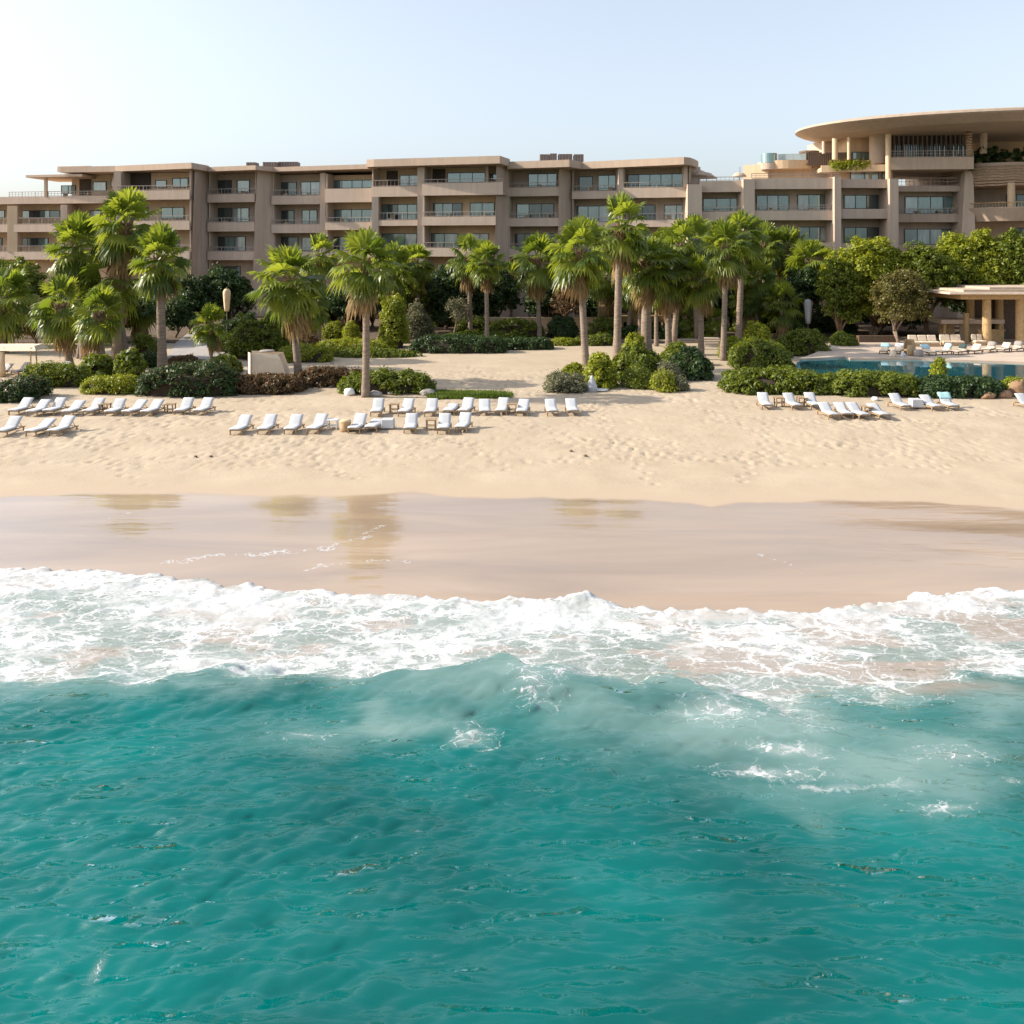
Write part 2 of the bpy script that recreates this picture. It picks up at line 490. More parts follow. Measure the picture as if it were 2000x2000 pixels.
    l2 = N.new('ShaderNodeMath'); l2.operation = 'ADD'; L.new(vl.outputs['Distance'], l2.inputs[0]); L.new(l1.outputs[0], l2.inputs[1])
    l3 = N.new('ShaderNodeMath'); l3.operation = 'MULTIPLY'; l3.inputs[1].default_value = .42; L.new(al.outputs['Fac'], l3.inputs[0])
    l4 = N.new('ShaderNodeMath'); l4.operation = 'SUBTRACT'; L.new(l3.outputs[0], l4.inputs[0]); L.new(l2.outputs[0], l4.inputs[1])
    l5 = N.new('ShaderNodeMapRange'); setin(l5, From_Min=0.0, From_Max=.08); L.new(l4.outputs[0], l5.inputs['Value'])
    mlc = N.new('ShaderNodeMix'); mlc.data_type = 'RGBA'; mlc.inputs['B'].default_value = (.52, .49, .46, 1)
    L.new(l5.outputs[0], mlc.inputs['Factor']); L.new(mw.outputs['Result'], mlc.inputs['A'])
    L.new(mlc.outputs['Result'], b.inputs['Base Color'])
    rr = N.new('ShaderNodeMapRange'); setin(rr, To_Min=.85, To_Max=.30)
    L.new(aw.outputs['Fac'], rr.inputs['Value']); L.new(rr.outputs[0], b.inputs['Roughness'])
    L.new(aw.outputs['Fac'], b.inputs['Coat Weight'])
    b.inputs['Coat Roughness'].default_value = .035
    b.inputs['Coat IOR'].default_value = 1.62
    b.inputs['Specular IOR Level'].default_value = .25
    # bump: grains and footprints on dry sand, slow ripples on the wet
    n4 = N.new('ShaderNodeTexNoise'); setin(n4, Scale=7.0, Detail=6.0, Roughness=.7)
    L.new(tc.outputs['Object'], n4.inputs['Vector'])
    inv = N.new('ShaderNodeMath'); inv.operation = 'SUBTRACT'; inv.inputs[0].default_value = 1.0
    L.new(ad.outputs['Fac'], inv.inputs[1])
    st = N.new('ShaderNodeMath'); st.operation = 'MULTIPLY_ADD'; st.inputs[1].default_value = .35; st.inputs[2].default_value = .02
    L.new(inv.outputs[0], st.inputs[0])
    bp = N.new('ShaderNodeBump'); bp.inputs['Distance'].default_value = .06
    L.new(n4.outputs['Fac'], bp.inputs['Height']); L.new(st.outputs[0], bp.inputs['Strength'])
    L.new(bp.outputs[0], b.inputs['Normal'])
    mp2 = N.new('ShaderNodeMapping'); mp2.inputs['Scale'].default_value = (.5, 2.6, 1)
    L.new(tc.outputs['Object'], mp2.inputs[0])
    n5 = N.new('ShaderNodeTexNoise'); setin(n5, Scale=1.0, Detail=4.0)
    L.new(mp2.outputs[0], n5.inputs['Vector'])
    bp2 = N.new('ShaderNodeBump'); setin(bp2, Strength=.2, Distance=.05)
    L.new(n5.outputs['Fac'], bp2.inputs['Height']); L.new(bp2.outputs[0], b.inputs['Coat Normal'])
    o = grid_mesh('sand', X, Y, Z, m, {'wet': wet, 'damp': damp, 'trodden': rough, 'lace': lace})
    tag(o, kind='structure')
build_sand()

# ---------------------------------------------------------------- sea
def ocean_tile(n, size, peak, wdir, spread_p, seed, small=.05):
    rng = np.random.default_rng(seed)
    k1 = 2 * PI * np.fft.fftfreq(n, size / n)
    KX, KY = np.meshgrid(k1, k1)
    K = np.hypot(KX, KY); K[0, 0] = 1e-6
    Lp = peak / (2 * PI) * .8
    c = (KX * wdir[0] + KY * wdir[1]) / K
    P = np.exp(-1 / (K * Lp) ** 2) / K ** 3.6 * np.abs(c) ** spread_p * np.exp(-(K * small) ** 2)
    P[0, 0] = 0
    h = np.sqrt(P) * (rng.normal(size=(n, n)) + 1j * rng.normal(size=(n, n)))
    z = np.fft.ifft2(h).real
    dx = np.fft.ifft2(-1j * KX / K * h).real
    dy = np.fft.ifft2(-1j * KY / K * h).real
    sl = np.sqrt(np.mean(np.gradient(z, size / n)[0] ** 2 + np.gradient(z, size / n)[1] ** 2))
    return z / sl, dx / sl, dy / sl
def sample(t, x, y, size):
    n = t.shape[0]
    u, v = (x / size) % 1 * n, (y / size) % 1 * n
    i, j = np.floor(u).astype(int), np.floor(v).astype(int)
    fu, fv = u - i, v - j
    i0, j0, i1, j1 = i % n, j % n, (i + 1) % n, (j + 1) % n
    return (t[j0, i0] * (1 - fu) + t[j0, i1] * fu) * (1 - fv) + (t[j1, i0] * (1 - fu) + t[j1, i1] * fu) * fv

def build_sea():
    xs = spread(-17, 17, .045, -900, 900, 1.25)
    ys = np.concatenate([spread(6, 6.02, .06, -900, 6.05, 1.25), np.arange(6.1, 27.6, .042)])
    X, Y = np.meshgrid(xs, ys)
    size = 38.0
    A = ocean_tile(1024, size, 1.0, (-.42, .91), 5, 3, .032)
    B = ocean_tile(1024, size, 1.0, (.30, .95), 5, 8, .032)
    T3 = ocean_tile(1024, size, .42, (-.1, 1), 3, 15, .028)
    w = sstep(-4, 6, X - (Y - 14) * .3)
    sm = [np.sqrt(1 - w) * sample(a, X, Y, size) + np.sqrt(w) * sample(b, X, Y, size) for a, b in zip(A, B)]
    yf, yb = at_line(FRONT, X), at_line(BACK, X)
    yf = yf + (fbm(X * 1.4, X * 0 + 3, 4, 51) - .5) * .75 + (fbm(X * 5, X * 0 + 7, 2, 52) - .5) * .22
    yb = yb + (fbm(X * .9, Y * .9, 3, 53) - .5) * 1.3
    s = yf - Y
    W = np.maximum(yf - yb, 1.0)
    t = s / W
    zone = sstep(1.25, .95, t)                       # 1 in the broken white water
    amp = (.19 * (1 - .75 * zone)) * sstep(60, 20, np.abs(X)) * sstep(-40, 4, Y)
    gust = .6 + .8 * sstep(.3, .7, fbm(X * .16, Y * .22, 3, 61))
    amp = amp * gust
    amp3 = .09 * (1 - .6 * zone) * sstep(60, 20, np.abs(X)) * sstep(-40, 4, Y) * (.3 + 1.4 * sstep(.35, .68, fbm(X * .3, Y * .5, 3, 65)))
    h3 = sample(T3[0], X, Y, size) * amp3
    Z = .02 + h3 + sm[0] * amp + .05 * (1 - .8 * zone) * (fbm(X * .3 + Y * .12, Y * .55, 3, 63) - .5) * 2 * sstep(-40, 4, Y)
    Xd, Yd = X + sm[1] * amp * .9, Y + sm[2] * amp * .9
    # the breaking wave: smooth back towards the sea, steeper shoreward face, strongest near the middle
    crest = yb - .15
    u = Y - crest
    hump = np.where(u < 0, np.exp(-(u / 1.15) ** 2), np.exp(-(u / .45) ** 2))
    hx = .08 + .42 * np.exp(-((X - .2) / 2.1) ** 2) + .22 * np.exp(-((X - 3.6) / 1.6) ** 2) + .13 * np.exp(-((X + 7) / 3.5) ** 2)
    Z = Z + hump * hx
    # white water: bore with a lumpy front, thin tail
    D = np.interp(t, [-.05, .0, .1, .35, .7, .95, 1.0, 1.06], [.9, .97, .86, .72, .64, .60, .46, 0])
    big = fbm(X * .45, Y * .8, 4, 71)
    D = np.clip(D + (big - .5) * .95 * sstep(.05, .3, t) * (D > 0), 0, 1)
    right = sstep(1.2, 4, X) * sstep(.22, .5, t)
    D = D * (1 - .22 * right)
    mid = np.exp(-((X - 2.2) / 1.6) ** 2) * sstep(.3, .6, t)
    D = D * (1 - .26 * mid)
    lump = fbm(X * 2.4, Y * 3.2, 3, 81)
    bore = sstep(0, .6, s) * (.05 + .06 * np.exp(-np.maximum(s - .3, 0) / .8)) * zone
    roll = np.exp(-((X - 1.9) / .55) ** 2) * np.exp(-((s - .25) / .4) ** 2) * .2
    Z = Z + bore * (.75 + .5 * lump) + roll * (.3 + lump) + zone * D * (fbm(X * 3, Y * 4, 3, 91) - .5) * .09
    sandz = np.interp(Y, PROF_Y, PROF_Z)
    Z = np.where(Y > 15, Z + np.maximum(sandz, -.12) * zone, Z)      # the sheet of water runs up the slope
    Z = np.where(s < .12, Z - sstep(.12, -.25, s) * .6, Z)
    # cloudy water
    def blobs(lst, warp=1.0):
        q = np.zeros_like(X)
        wx, wy = (fbm(X * .8, Y * .8, 3, 101) - .5) * warp, (fbm(X * .8 + 30, Y * .8, 3, 103) - .5) * warp
        for px, py, sx, sy, a in lst:
            cy = H * F / (py - 500.0); cx = (px - 1000) / F * cy
            rx, ry = sx / F * cy, sy * cy * cy / (H * F)
            q = np.maximum(q, a * np.exp(-(((X + wx - cx) / rx) ** 2 + ((Y + wy - cy) / ry) ** 2)))
        return q
    turb = blobs([(980, 1345, 230, 55, 1), (760, 1412, 180, 32, .85), (1480, 1420, 260, 85, 1), (1760, 1480, 260, 75, .85), (1560, 1550, 170, 35, .6),
                  (1960, 1385, 160, 55, .7), (1150, 1400, 170, 45, .6), (300, 1338, 320, 16, .6), (620, 1440, 120, 22, .35), (1280, 1350, 160, 40, .8)], 1.6)
    turb = np.clip(turb * (.35 + 1.25 * fbm(X * .7 + .5 * Y, Y * 1.5, 5, 111)), 0, 1)
    turb = np.maximum(turb, zone * .75)
    sandy = zone * sstep(.42, .62, fbm(X * .6, Y * 1.3, 5, 121) + .12 * sstep(2, 5, X) - .05 - .18 * np.exp(-((X - 1.5) / 2) ** 2) * sstep(.4, .8, t)) * sstep(1.02, .8, t)
    sandy = np.maximum(sandy, zone * np.maximum(sstep(.35, 0, t) * .5, .34 * sstep(1.0, .8, t)))
    sandy = np.maximum(sandy, blobs([(1840, 1352, 130, 14, .8)], .8))
    drips = blobs([(1050, 1365, 34, 26, .55), (1100, 1350, 26, 14, .5), (1415, 1400, 55, 20, .75), (1335, 1410, 40, 8, .55), (1420, 1372, 14, 26, .5), (1530, 1468, 75, 9, .6),
                   (1500, 1510, 80, 12, .6), (1620, 1538, 65, 7, .62), (1590, 1410, 40, 18, .42), (915, 1442, 32, 14, .62), (1840, 1575, 60, 8, .55), (1860, 1475, 60, 12, .5),
                   (1760, 1530, 40, 10, .35), (590, 1430, 40, 10, .3), (1250, 1350, 80, 8, .4), (1700, 1372, 120, 8, .4), (290, 1318, 60, 8, .4), (190, 1905, 9, 26, .5), (1980, 1530, 12, 8, .5)], .5)
    D = np.maximum(D * sstep(1.1, .98, t), drips)
    D = np.where(s < -.3, 0, D)
    m, nt, N, L, b = material('sea_water')
    N.remove(b)
    tc = N.new('ShaderNodeTexCoord')
    def attr(n):
        a = N.new('ShaderNodeAttribute'); a.attribute_name = n; return a.outputs['Fac']
    def math_(op, a, b_, clamp=False):
        n = N.new('ShaderNodeMath'); n.operation = op; n.use_clamp = clamp
        for i, v in enumerate((a, b_)):
            if v is None: continue
            if isinstance(v, (int, float)): n.inputs[i].default_value = v
            else: L.new(v, n.inputs[i])
        return n.outputs[0]
    def mixc(f, a, b_):
        n = N.new('ShaderNodeMix'); n.data_type = 'RGBA'
        L.new(f, n.inputs['Factor'])
        for k, v in (('A', a), ('B', b_)):
            if isinstance(v, tuple): n.inputs[k].default_value = v
            else: L.new(v, n.inputs[k])
        return n.outputs['Result']
    n0 = N.new('ShaderNodeTexNoise'); setin(n0, Scale=.22, Detail=4.0)
    L.new(tc.outputs['Object'], n0.inputs['Vector'])
    deep = N.new('ShaderNodeValToRGB'); e = deep.color_ramp.elements
    e[0].position, e[1].position = .34, .68
    e[0].color = (.0, .068, .065, 1); e[1].color = (.0, .142, .132, 1)
    L.new(n0.outputs['Fac'], deep.inputs[0])
    c = mixc(attr('turbid'), deep.outputs[0], (.17, .27, .25, 1))
    c = mixc(attr('sandy'), c, (.31, .25, .20, 1))
    # foam lace
    mp = N.new('ShaderNodeMapping'); mp.inputs['Scale'].default_value = (.62, 1.0, .0); mp.inputs['Rotation'].default_value = (0, 0, -.12)
    L.new(tc.outputs['Object'], mp.inputs[0])
    wz = N.new('ShaderNodeTexNoise'); setin(wz, Scale=1.5, Detail=4.0, Roughness=.6)
    L.new(mp.outputs[0], wz.inputs['Vector'])
    wsub = N.new('ShaderNodeVectorMath'); wsub.operation = 'SUBTRACT'; wsub.inputs[1].default_value = (.5, .5, .5)
    L.new(wz.outputs['Color'], wsub.inputs[0])
    wsc = N.new('ShaderNodeVectorMath'); wsc.operation = 'SCALE'; wsc.inputs['Scale'].default_value = 1.1
    L.new(wsub.outputs[0], wsc.inputs[0])
    wad = N.new('ShaderNodeVectorMath'); wad.operation = 'ADD'
    L.new(mp.outputs[0], wad.inputs[0]); L.new(wsc.outputs[0], wad.inputs[1])
    def edge(sc):
        v = N.new('ShaderNodeTexVoronoi'); v.feature = 'DISTANCE_TO_EDGE'; v.voronoi_dimensions = '2D'; setin(v, Scale=sc)
        L.new(wad.outputs[0], v.inputs['Vector']); return v.outputs['Distance']
    e1, e2, e3 = edge(1.4), edge(3.3), edge(8.0)
    fn = N.new('ShaderNodeTexNoise'); setin(fn, Scale=13.0, Detail=4.0, Roughness=.7)
    L.new(tc.outputs['Object'], fn.inputs['Vector'])
    v = math_('MINIMUM', e1, math_('MULTIPLY', e2, 1.25))
    v = math_('MINIMUM', v, math_('ADD', math_('MULTIPLY', e3, 1.7), .03))
    v = math_('ADD', v, math_('MULTIPLY', math_('SUBTRACT', fn.outputs['Fac'], .5), .24))
    Df = attr('foam')
    th = math_('MULTIPLY', math_('POWER', Df, 1.9), .285)
    th = math_('SUBTRACT', th, .008)
    d = math_('SUBTRACT', th, v)
    mr = N.new('ShaderNodeMapRange'); mr.interpolation_type = 'SMOOTHSTEP'; setin(mr, From_Min=-.045, From_Max=.055)
    L.new(d, mr.inputs['Value'])
    gate = math_('GREATER_THAN', Df, .02)
    sheet_n = N.new('ShaderNodeTexNoise'); setin(sheet_n, Scale=1.1, Detail=5.0, Roughness=.65)
    L.new(wad.outputs[0], sheet_n.inputs['Vector'])
    thin = N.new('ShaderNodeMapRange'); setin(thin, From_Min=.36, From_Max=.58, To_Min=.22, To_Max=1.0)
    L.new(sheet_n.outputs['Fac'], thin.inputs['Value'])
    foam = math_('MULTIPLY', math_('MULTIPLY', mr.outputs[0], thin.outputs[0]), gate, True)
    milky = math_('MULTIPLY', math_('POWER', Df, 1.3), .55, True)
    c = mixc(milky, c, (.50, .51, .495, 1))
    # fine ripples
    mp3 = N.new('ShaderNodeMapping'); mp3.inputs['Scale'].default_value = (.5, 1.6, 1)
    L.new(tc.outputs['Object'], mp3.inputs[0])
    rn = N.new('ShaderNodeTexNoise'); setin(rn, Scale=5.0, Detail=5.0, Roughness=.55, Distortion=.5)
    L.new(mp3.outputs[0], rn.inputs['Vector'])
    bp = N.new('ShaderNodeBump'); setin(bp, Strength=.35, Distance=.04)
    L.new(rn.outputs['Fac'], bp.inputs['Height'])
    # choppy wavelets, crests lying nearly along the shore, swinging from one slant to the other across the bay
    gs = N.new('ShaderNodeTexNoise'); setin(gs, Scale=.30, Detail=3.0)
    L.new(tc.outputs['Object'], gs.inputs['Vector'])
    gr = N.new('ShaderNodeMapRange'); setin(gr, From_Min=.35, From_Max=.65, To_Min=.22, To_Max=1.0)
    L.new(gs.outputs['Fac'], gr.inputs['Value'])
    hs_ = []
    for rot, sc, dist in ((.42, 1.5, .5), (-.25, 2.6, .5)):
        mq = N.new('ShaderNodeMapping'); mq.inputs['Rotation'].default_value = (0, 0, rot); mq.inputs['Scale'].default_value = (.42, 1.25, 1)
        L.new(tc.outputs['Object'], mq.inputs[0])
        q = N.new('ShaderNodeTexNoise'); setin(q, Scale=sc, Detail=1.6, Roughness=.42, Distortion=dist)
        L.new(mq.outputs[0], q.inputs['Vector'])
        fold = math_('SUBTRACT', 1.0, math_('ABSOLUTE', math_('MULTIPLY', math_('SUBTRACT', q.outputs['Fac'], .5), 2.6), None))
        hs_.append(math_('ADD', math_('MULTIPLY', fold, .06), q.outputs['Fac']))
    wsum = math_('ADD', hs_[0], math_('MULTIPLY', hs_[1], .6))
    bq = N.new('ShaderNodeBump'); bq.inputs['Distance'].default_value = .36
    calm = math_('SUBTRACT', 1.0, math_('MULTIPLY', attr('turbid'), .55))
    L.new(math_('MULTIPLY', gr.outputs[0], calm), bq.inputs['Strength'])
    L.new(wsum, bq.inputs['Height'])
    L.new(bq.outputs[0], bp.inputs['Normal'])
    up = N.new('ShaderNodeCombineXYZ'); up.inputs[2].default_value = 1.0
    gm = N.new('ShaderNodeNewGeometry')
    nm = N.new('ShaderNodeMix'); nm.data_type = 'VECTOR'; nm.inputs['Factor'].default_value = .06
    L.new(up.outputs[0], nm.inputs['A']); L.new(gm.outputs['Normal'], nm.inputs['B'])
    nn = N.new('ShaderNodeVectorMath'); nn.operation = 'NORMALIZE'; L.new(nm.outputs['Result'], nn.inputs[0])
    df = N.new('ShaderNodeBsdfDiffuse'); L.new(c, df.inputs['Color']); L.new(nn.outputs[0], df.inputs['Normal'])
    gl = N.new('ShaderNodeBsdfGlossy'); gl.inputs['Color'].default_value = (.9, 1, 1, 1); gl.inputs['Roughness'].default_value = .03; L.new(bp.outputs[0], gl.inputs['Normal'])
    fr = N.new('ShaderNodeFresnel'); fr.inputs['IOR'].default_value = 1.48; L.new(bp.outputs[0], fr.inputs['Normal'])
    water = N.new('ShaderNodeMixShader')
    L.new(fr.outputs[0], water.inputs[0]); L.new(df.outputs[0], water.inputs[1]); L.new(gl.outputs[0], water.inputs[2])
    fb = N.new('ShaderNodeBump'); setin(fb, Strength=.4, Distance=.06)
    fh = math_('ADD', math_('MULTIPLY', foam, .7), fn.outputs['Fac'])
    L.new(fh, fb.inputs['Height'])
    fd = N.new('ShaderNodeBsdfDiffuse'); fd.inputs['Color'].default_value = (.60, .607, .612, 1); L.new(fb.outputs[0], fd.inputs['Normal'])
    out = N.new('ShaderNodeMixShader')
    L.new(foam, out.inputs[0]); L.new(water.outputs[0], out.inputs[1]); L.new(fd.outputs[0], out.inputs[2])
    L.new(out.outputs[0], N['Material Output'].inputs[0])
    o = grid_mesh('sea', Xd, Yd, Z, m, {'turbid': turb, 'sandy': sandy, 'foam': D})
    tag(o, kind='structure')
build_sea()

# ================================================================ the hotel
HB = empty('hotel_building', (0, 103, 1.9), 'long terraced beige hotel with stacked balconies and flat overhanging roofs behind the palms', 'hotel')
TB = empty('tower_building', (52, 100, 1.9), 'taller hotel block at the right edge under a huge oval roof disc', 'building')

def loc_parent(o, root):
    o.parent = root
    o.matrix_parent_inverse = Matrix.Translation(-Vector(root.location))
    return o
def pl(px, Y): return (px_x(px, Y), Y)
def on_line(px, p0, p1):
    a = (px - 1000) / F
    dx, dy = p1[0] - p0[0], p1[1] - p0[1]
    s = (a * p0[1] - p0[0]) / (dx - a * dy)
    return (p0[0] + dx * s, p0[1] + dy * s)
def off(p0, p1, t):
    d = Vector((p1[0] - p0[0], p1[1] - p0[1])).normalized(); n = Vector((-d.y, d.x)) * t
    return (p0[0] + n.x, p0[1] + n.y), (p1[0] + n.x, p1[1] + n.y)

def window(root, line, pxl, pxr, pyt, pyb, kind='t', nm=None):
    a, b = on_line(pxl, *line), on_line(pxr, *line)
    Y = (a[1] + b[1]) / 2
    z1, z0 = py_z(pyt, Y), py_z(pyb, Y)
    L_ = math.hypot(b[0] - a[0], b[1] - a[1])
    ux, uy = (b[0] - a[0]) / L_, (b[1] - a[1]) / L_
    P = lambda s: (a[0] + ux * s, a[1] + uy * s)
    fr = MB(); w = .07
    fr.seg(P(0), P(L_), -.10, -.002, z1 - w, z1); fr.seg(P(0), P(L_), -.10, -.002, z0, z0 + w)
    nm = nm or max(1, round(L_ / 1.25))
    for i in range(nm + 1):
        s = i * (L_ - w) / nm
        fr.seg(P(s), P(s + w), -.095, -.003, z0 + w, z1 - w)
    f = loc_parent(fr.build('window', M['frame_dark']), root)
    rng = random.Random(int(pxl * 7 + pyt))
    for i in range(nm):
        s0, s1 = i * (L_ - w) / nm + w, (i + 1) * (L_ - w) / nm
        k = kind
        if k == 'm': k = rng.choice('ddttttc')
        elif k == 't': k = rng.choice('ttttdc')
        pb = MB(); pb.seg(P(s0), P(s1), -.06, -.03, z0 + w, z1 - w)
        o = pb.build('pane', M[{'d': 'glass_dark', 't': 'glass_teal', 'c': 'glass_curtain'}[k]])
        o.parent = f; 
    return f

def railing(parent, p0, p1, z0, z1, t=.10, step=.42, mid=False):
    r = MB()
    L_ = math.hypot(p1[0] - p0[0], p1[1] - p0[1])
    ux, uy = (p1[0] - p0[0]) / L_, (p1[1] - p0[1]) / L_
    P = lambda s: (p0[0] + ux * s, p0[1] + uy * s)
    r.seg(P(0), P(L_), t, t + .07, z1 - .06, z1)
    r.seg(P(0), P(L_), t + .01, t + .06, z0 + .06, z0 + .10)
    n = max(2, int(L_ / step))
    for i in range(n + 1):
        s = min(L_ - .05, i * L_ / n); ww = .07 if i % 4 == 0 else .025
        r.seg(P(s), P(s + ww), t + .02, t + .05, z0, z1 - .06)
    if mid: r.seg(P(0), P(L_), t + .01, t + .05, (z0 + z1) / 2, (z0 + z1) / 2 + .04)
    o = r.build('railing', M['rail_metal']); o.parent = parent
    return o

def bay(root, pxl, Yl, pxr, Yr, top, floors, depth=2.6, mat='stucco', wall='stucco', left=True, right=True, body=9.0, base=1.0, rail_mid=False, wallz=None):
    """floors: (py_top, py_bot, rail_py or None, [windows (pxl, pxr, pyt, pyb, kind)], pxl, pxr)"""
    p0, p1 = pl(pxl, Yl), pl(pxr, Yr)
    Ym = (Yl + Yr) / 2
    b0, b1 = off(p0, p1, depth)
    zt = py_z(top, Ym)
    w = MB()
    w.seg(b0, b1, 0, body, base, (wallz if wallz is not None else zt))
    loc_parent(w.build('wall', M[wall]), root)
    for on, sg, t0 in ((left, (p0, (p0[0] + (p1[0] - p0[0]) * .02, p0[1] + (p1[1] - p0[1]) * .02)), .35),
                       (right, ((p1[0] - (p1[0] - p0[0]) * .02, p1[1] - (p1[1] - p0[1]) * .02), p1), .36)):
        if on:
            d = MB(); d.seg(*sg, t0, depth - .003, base, zt - .01)
            loc_parent(d.build('partition', M[mat]), root)
    for fl in floors:
        pt, pb, rl, wins = fl[:4]
        q0 = on_line(fl[4], p0, p1) if len(fl) > 4 else p0
        q1 = on_line(fl[5], p0, p1) if len(fl) > 5 else p1
        Yq = (q0[1] + q1[1]) / 2
        if pt is not None:
            m = MB()
            z1, z0 = py_z(pt, Yq), py_z(pb, Yq)
            m.seg(q0, q1, 0, .22, z0, z1)
            m.seg(q0, q1, .22, depth - .004, z0 + .03, z0 + .32)
            bo = loc_parent(m.build('balcony', M[mat]), root)
            if rl is not None: railing(bo, q0, q1, z1, py_z(rl, Yq), mid=rail_mid)
        for wn_ in wins:
            window(root, (b0, b1), *wn_)

def pier(root, pxl, pxr, pt, pb, Yl, Yr=None, depth=3.5, batter=0.0, mat='stucco', name='pier', z0=None):
    Yr = Yr or Yl
    a, b = pl(pxl, Yl), pl(pxr, Yr)
    Ym = (Yl + Yr) / 2
    zt = py_z(pt, Ym); zb = z0 if z0 is not None else py_z(pb, Ym)
    m = MB()
    bot = [(a[0], a[1]), (b[0], b[1]), (b[0], b[1] + depth), (a[0], a[1] + depth)]
    tp = [(a[0] + batter, a[1] + abs(batter)), (b[0] - batter * .3, b[1] + abs(batter)), (b[0] - batter * .3, b[1] + depth), (a[0] + batter, a[1] + depth)]
    m.prism(bot, zb, zt, tp)
    return loc_parent(m.build(name, M[mat]), root)

def roof(root, pts, ztop, zbot, back=15, name='roof', mat='roof_plate', lip=.25):
    P = [pl(px, Y) for px, Y in pts]
    m = MB()
    poly = P + [(P[-1][0], P[-1][1] + back), (P[0][0], P[0][1] + back)]
    m.prism(poly, zbot, ztop)
    return loc_parent(m.build(name, M[mat]), root)

ZR = 18.75
# ---- wing A (left end)
bay(HB, -70, 109.5, 222, 106.2, 349, [
    (384, 398, None, [(120, 148, 362, 379, 't'), (182, 208, 355, 373, 'c'), (217, 225, 353, 365, 't')]),
    (438, 453, 425, [(-40, 10, 411, 426, 'm'), (38, 118, 411, 426, 'm'), (146, 160, 411, 426, 't'), (176, 198, 411, 428, 'c')]),
    (492, 507, 480, [(-40, 5, 465, 482, 'm'), (15, 95, 465, 482, 'm'), (120, 190, 465, 482, 'm')])], wall='stucco_sand_lit', wallz=py_z(384, 108) - .02)
# penthouse walls at the left end, open terrace beyond
pw = MB(); a_, b_ = off(pl(113, 107.5), pl(232, 106.2), 2.55); pw.seg(a_, b_, 0, 8, py_z(390, 107), ZR - .02)
loc_parent(pw.build('penthouse_wall', M['stucco_sand_lit']), HB)
tr = empty('tmp', (0, 0, 0)); bpy.data.objects.remove(tr)
tp_ = MB(); tp_.seg(pl(-70, 109.5), pl(222, 106.2), .25, .5, py_z(385, 108), py_z(384, 108) + .02)
tpo = loc_parent(tp_.build('terrace_edge', M['stucco']), HB)
railing(tpo, pl(16, 108.6), pl(222, 106.2), py_z(384, 108), py_z(374, 108), mid=True)
cn = MB(); cn.prism([pl(50, 107.5), pl(160, 105.8), (px_x(160, 105.8), 114), (px_x(60, 107.5), 114)], py_z(346, 107), py_z(343, 107) + .1)
loc_parent(cn.build('canopy', M['roof_plate']), HB)
pier(HB, 86, 91, 345, 384, 107.6, depth=.3, name='post', mat='stucco_sand_lit')
pier(HB, 14, 34, 402, 492, 108.4, depth=1.2, mat='stucco_sand_lit')
pier(HB, 118, 131, 400, 480, 107.2, depth=2.9)
dk = MB(); l_ = off(pl(113, 107.5), pl(232, 106.2), 2.5); q0, q1 = on_line(155, *l_), on_line(178, *l_); dk.seg(q0, q1, -.01, .04, py_z(380, 108), py_z(346, 108))  # flat dark panel on the wall, painted as a shaded opening
loc_parent(dk.build('dark_opening', M['interior_shade']), HB)
bay(HB, 222, 103.8, 370, 102.4, 333, [
    (372, 390, 362, [(304, 326, 352, 366, 'c'), (337, 368, 348, 366, 't')]),
    (432, 449, 421, [(232, 290, 405, 430, 'm'), (315, 360, 405, 428, 't')]),
    (490, 506, 478, [(240, 350, 462, 482, 'm')])], wall='stucco_sand_lit', depth=2.9)
dk = MB(); l_ = off(pl(222, 103.8), pl(370, 102.4), 2.86); q0, q1 = on_line(238, *l_), on_line(295, *l_); dk.seg(q0, q1, -.01, .03, py_z(388, 106), py_z(335, 106))  # dark panel with the shade of the recess in its colour
loc_parent(dk.build('dark_opening', M['interior_shade']), HB)
pier(HB, 222, 236, 334, 372, 103.9, depth=2.9)
pier(HB, 369, 407, 328, 560, 102.4, 105.9, depth=6, batter=.5, mat='stucco_shaded', z0=1)
roof(HB, [(118, 106.2), (225, 104.9), (374, 101.2), (407, 104.6), (409, 106)], py_z(317.5, 101.2), ZR - .03)
rp = MB(); rp.prism([pl(112, 110), pl(175, 109), (px_x(175, 109), 118), (px_x(112, 110), 118)], ZR + .4, ZR + 1.05)
loc_parent(rp.build('roof', M['roof_plate']), HB)
# ---- bays B, C, D, E
bay(HB, 405, 105.6, 497, 104.4, 336, [
    (379, 395, 368, [(424, 453, 352, 379, 'd'), (463, 488, 352, 379, 'c')]),
    (434, 452, 425, [(420, 453, 406, 434, 'd'), (455, 487, 406, 434, 't')]),
    (491, 508, 482, [(419, 480, 462, 490, 'm')]),
    (None, None, None, [(416, 470, 520, 545, 'd')])], depth=2.2)
pier(HB, 490, 538, 334, 575, 103.6, 105.4, depth=5, batter=.55, z0=1)
bay(HB, 530, 105.2, 632, 104, 337, [
    (382, 399, 370, [(542, 580, 356, 382, 'd'), (588, 626, 355, 382, 'c')]),
    (438, 455, 429, [(541, 575, 411, 438, 'd'), (590, 620, 410, 438, 't')]),
    (492, 508, 482, [(543, 583, 463, 490, 'd'), (590, 612, 463, 490, 'c')])], depth=2.4)
pier(HB, 625, 636, 338, 500, 103.7, depth=2.9)
bay(HB, 635, 102.9, 730, 101.8, 338, [
    (368, 395, None, [(648, 728, 352, 368, 't')]),
    (434, 449, 424, [(646, 728, 409, 434, 'm')]),
    (490, 506, 480, [(640, 728, 462, 490, 'm')])], mat='stucco', depth=2.4, wall='stucco_sand_lit')
roof(HB, [(405.5, 104.4), (499, 102.4), (534, 104.6), (737, 100.8)], py_z(323, 102.5), ZR - .06)
